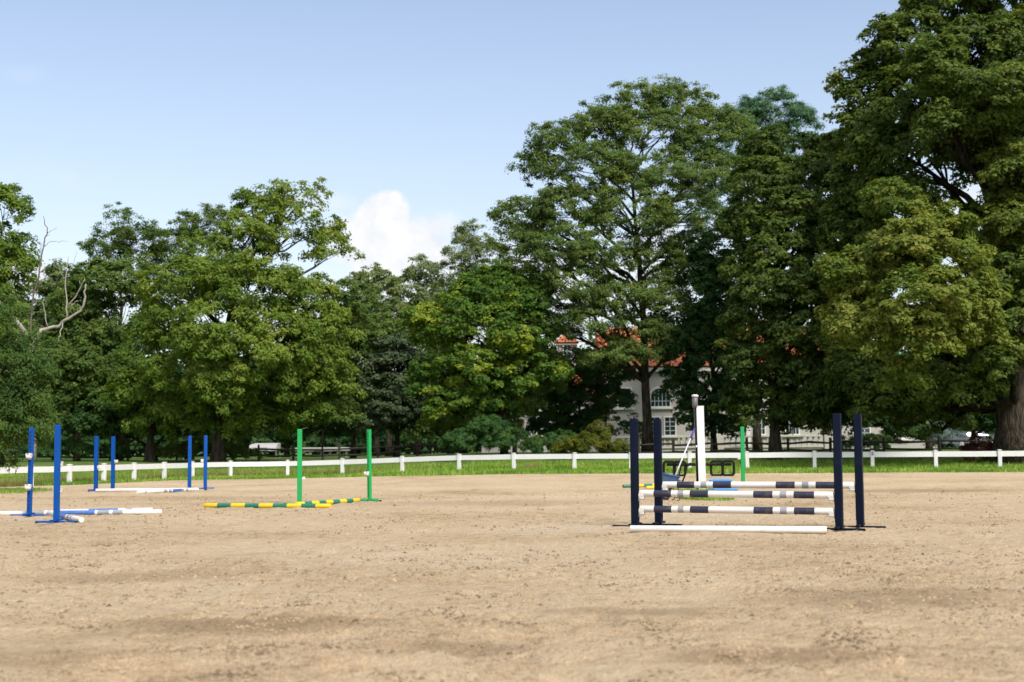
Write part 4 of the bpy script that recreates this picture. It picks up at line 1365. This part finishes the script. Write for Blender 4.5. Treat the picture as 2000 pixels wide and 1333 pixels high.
    tree("huge maple with massive trunk filling the right edge", (1990, 66, 2.0),
         [(1860, 20, 110, 60, 4), (1960, -20, 120, 80, 3), (1780, 100, 100, 66, 3), (1900, 110, 110, 70, 1), (1990, 100, 80, 80), (1700, 190, 80, 60, 4), (1800, 210, 100, 66, 1), (1920, 220, 90, 60, 0),
          (1680, 280, 80, 60, 4), (1770, 310, 100, 60, 1), (1990, 280, 80, 70, -1, .2), (1690, 380, 80, 60, 3), (1790, 400, 60, 50), (2000, 380, 50, 60, -1, .25), (1660, 470, 60, 60, 3),
          (1950, 620, 60, 60, 1), (1990, 560, 50, 80, 2), (1960, 720, 80, 50, 1), (1690, 640, 70, 70, 3), (1700, 740, 80, 60, 2), (1780, 760, 80, 50, 1), (1860, 780, 90, 50, 3), (1950, 790, 70, 40, 3), (1750, 800, 70, 30), (1880, 300, 66, 60, 4), (1930, 340, 50, 50, 5), (1870, 700, 80, 60, 4), (1920, 470, 44, 60, 6), (1820, 480, 80, 60, 5), (1660, 560, 60, 60, 3), (1985, 340, 56, 50, -3, .2), (1975, 440, 50, 60, -3, .25), (1965, 540, 56, 56, -3), (1985, 630, 60, 60, -3), (1965, 705, 66, 40, -3), (1930, 580, 50, 60, -1), (2000, 450, 50, 60, -2, .15), (1945, 420, 36, 40, -1, .2), (1930, 250, 60, 50, -3, .1), (1850, 260, 60, 44, -3), (2000, 520, 50, 60, -2, .1), (1885, 775, 64, 34, -2), (1975, 718, 56, 26, -4), (1990, 250, 60, 60, 2), (1720, 800, 80, 40, 3), (1650, 780, 60, 40, 4), (1820, 830, 60, 24, 6), (1900, 740, 70, 50, 2), (1840, 150, 80, 60, -3), (1960, 180, 80, 60, -4, .1)],
         "maple", "maple", 1.08, 28, tint=.46, fork=.25, bark="bark", top_frac=.72, limb_bark="bark_dark")
    tree("rounded maple bough with sunlight-tinted bronze-green leaves before the huge trunk", (1800, 60.5, 0),
         [(1785, 490, 84, 50, 0, .1), (1720, 530, 70, 60, 1), (1855, 535, 74, 62, 0, .05), (1675, 580, 50, 56, 1), (1900, 610, 40, 50, 0), (1690, 650, 56, 44, 1), (1830, 455, 56, 30, 1), (1655, 540, 46, 46, 1), (1660, 640, 50, 50, 1), (1915, 640, 40, 44, 0), (1880, 570, 60, 60, 0), (1790, 600, 100, 70, -1), (1720, 650, 70, 50), (1860, 630, 72, 60), (1800, 680, 84, 44, -1), (1745, 400, 56, 40, 2, -.15), (1910, 670, 30, 26),
          (1770, 745, 40, 30, 0, -.2)], "maple", "maple_warm", 1.0, 29, tint=.62, limbs=False, scale=.88)  # front bough of the huge maple; its high tint paints it sunlit
    tree("dark twin stemmed tree leaning before the right wing of the mansion", (1815, 82, .42),
         [(1790, 740, 60, 40), (1850, 720, 60, 50), (1750, 800, 50, 34), (1720, 820, 50, 30), (1770, 845, 40, 18), (1680, 800, 60, 36), (1640, 810, 50, 30), (1720, 760, 70, 40), (1800, 790, 50, 40)], "maple", "maple_dark", .95, 30, scale=.8, bark="bark_dark")
    tree("shadowed tree in the gloom behind the parked car", (1900, 104, .45),
         [(1880, 740, 80, 60), (1950, 760, 80, 60), (1990, 820, 60, 50), (1880, 815, 60, 36), (1940, 830, 50, 24)], "maple", "maple_dark", .9, 31, scale=.95, bark="bark_dark")
    # ---- shrubs and hedges
    sh = dict(style="shrub", limbs=False, cat="shrub", name="shrub")
    tree("clipped green hedge seen under the pin oak beside the dark tree", (1085, 77, 0), [(1060, 876, 36, 16), (1105, 876, 34, 18), (1085, 870, 30, 14)], leaf="hedge", dens=1.1, seed=40, **sh)
    tree("golden green shrub left of the navy standards", (1160, 76, 0), [(1128, 874, 30, 13), (1160, 866, 34, 20), (1196, 876, 28, 12), (1100, 880, 20, 8), (1172, 852, 20, 10), (1215, 884, 18, 7)], leaf="gold", dens=1.0, seed=41, **sh)
    tree("leafy green bush at the foot of the bright maple", (940, 78, 0), [(925, 868, 40, 22), (965, 862, 36, 26), (895, 862, 30, 18), (950, 840, 40, 24)], leaf="hedge", dens=1.0, seed=42, **sh)
    tree("dark low leafy shrub hanging just right of the leafy bush", (990, 79, 0), [(985, 850, 46, 16), (1010, 868, 26, 20)], leaf="maple_dark", dens=.9, seed=43, **sh)
    tree("low round bush under the wooden fence before the terrace", (1690, 77, 0), [(1672, 876, 26, 12), (1700, 874, 24, 14), (1715, 866, 16, 10)], leaf="hedge", dens=1.0, seed=44, **sh)
    tree("dark red leaved shrub behind the white fence near the huge trunk", (1925, 67, 0), [(1920, 886, 30, 12), (1945, 892, 26, 12), (1905, 896, 22, 8)], leaf="red", dens=1.0, seed=45, **sh)
    tree("brown-green weeping shrub before the mansion right wing", (1770, 84, 0), [(1765, 850, 40, 20), (1735, 856, 26, 16)], leaf="gold", dens=.6, seed=46, **sh)
    tree("pale blue spruce in the shade near the parked car", (1845, 88, 0), [(1845, 825, 22, 14), (1845, 843, 32, 16), (1850, 862, 38, 16)], "locust", "spruce", 1.1, 47, limbs=False, scale=.6, cat="spruce", name="spruce")
    tree("low green undergrowth along the rail fence under the ash", (420, 84, 0), [(380, 880, 40, 16), (440, 878, 46, 18), (480, 888, 30, 10), (330, 886, 40, 12)], leaf="wood", dens=.8, seed=48, **sh)
    tree("dark undergrowth by the rail fence behind the near blue standards", (110, 84, 0), [(90, 884, 50, 14), (150, 880, 40, 14), (220, 884, 40, 12)], leaf="hedge", dens=.8, seed=49, **sh)


make_trees()

def make_far_woods():
    """the wood that closes the view behind the lawn: one dense mass"""
    rs = np.random.RandomState(77)
    st = dict(STYLE["small"])
    st.update(L=.85, W=.33, r=1.9, n=95)
    C, O, T = [], [], []
    for i in range(1700):
        px = rs.uniform(-500, 2500)
        D = rs.uniform(135, 160)
        top = 640 + 90 * float(vnoise(np.array(px / 170.0), np.array(.5), 3)) + (-60 if px < 600 else 0) + (60 if 650 < px < 1000 else 0)
        py = 893 - (893 - top) * rs.rand() ** .8 if i < 1150 else rs.uniform(858, 888)
        c = P(px, py, D)
        C.append(c)
        O.append((rs.randn() * .3, -1, .4))
        T.append(rs.uniform(.1, .6))
    C, O, T = np.array(C), unit(np.array(O)), np.array(T)
    C[:, 2] = np.maximum(C[:, 2], terrain(C[:, 0], C[:, 1]) + 1)
    V, F, tn = leaves(rs, C, O, st["r"] * (.8 + .5 * rs.rand(len(C))), st, T)
    TOTAL[0] += len(F)
    o = link("far_woods", fast_mesh("far_woods", V, F, LEAF["maple_dark"], tn))
    tag(o, "dark mass of woodland closing the view behind the lawn", None, None, "stuff")


make_far_woods()


def make_dead_tree():
    D = 63.0
    base = on_ground(62, D, 885)
    t = thing("dead_tree", "dead tree with bleached bare forked branches at the left", "tree", base)
    rs = np.random.RandomState(4)

    def line(mb, pts, r0, r1, n=7):
        q = [Vector(P(x, y, D + z) - base) for x, y, z in pts]
        m = []
        for i in range(len(q) - 1):
            for k in range(3):
                p = q[i].lerp(q[i + 1], k / 3)
                if k:
                    p += Vector(rs.randn(3)) * .03
                m.append(p)
        m.append(q[-1])
        mb.tube(m, [.52 * r0 + (.75 * r1 - .52 * r0) * i / (len(m) - 1) for i in range(len(m))], n)
    mb = MB()
    line(mb, [(66, 900, 0), (64, 760, 0), (60, 668, 0)], .24, .19, 10)
    mb.build("trunk", MT["bark_dead"], t)
    mb = MB()
    line(mb, [(60, 675, 0), (42, 640, -.5), (22, 615, -.8), (0, 592, -1), (-40, 570, -1)], .19, .13)
    line(mb, [(62, 672, 0), (80, 645, .3), (115, 638, .4), (128, 625, .3), (150, 612, .2), (163, 598, .2), (164, 570, 0), (168, 556, 0)], .16, .045)
    line(mb, [(130, 625, .3), (131, 590, .2), (128, 545, .1), (134, 500, .1)], .075, .02)
    line(mb, [(131, 598, .3), (148, 580, .2), (158, 560, .1), (166, 545, .1)], .055, .02)
    line(mb, [(138, 610, .3), (140, 596, .2), (152, 588, .2)], .04, .02)
    line(mb, [(122, 630, .3), (118, 655, 0), (113, 671, 0)], .05, .02)
    line(mb, [(94, 640, .3), (88, 610, .2), (82, 590, .2)], .045, .015)
    line(mb, [(135, 530, .1), (146, 505, .1), (150, 490, .1)], .025, .01)
    line(mb, [(127, 545, .1), (115, 520, .1), (107, 505, .1)], .022, .01)
    line(mb, [(158, 562, .1), (155, 548, .1)], .022, .01)
    mb.build("branches", MT["bark_dead"], t)
    mb = MB()
    line(mb, [(58, 660, .5), (62, 610, .6), (72, 555, .6), (80, 510, .6), (87, 470, .6), (92, 450, .6), (87, 436, .6), (85, 422, .6)], .10, .015)
    line(mb, [(84, 490, .6), (74, 475, .6), (69, 460, .6)], .03, .01)
    line(mb, [(87, 482, .6), (100, 472, .6), (122, 470, .6), (132, 474, .6)], .025, .007)
    line(mb, [(90, 455, .6), (102, 450, .6), (111, 445, .6)], .022, .007)
    line(mb, [(78, 520, .6), (74, 508, .6)], .025, .01)
    line(mb, [(90, 462, .6), (98, 458, .6)], .018, .006)
    mb.build("dark_branch", MT["bark_dark_dead"], t)


make_dead_tree()
print("LEAF TRIS", TOTAL[0], "TOTAL", sum(len(o.data.polygons) for o in bpy.data.objects if o.type == 'MESH'))
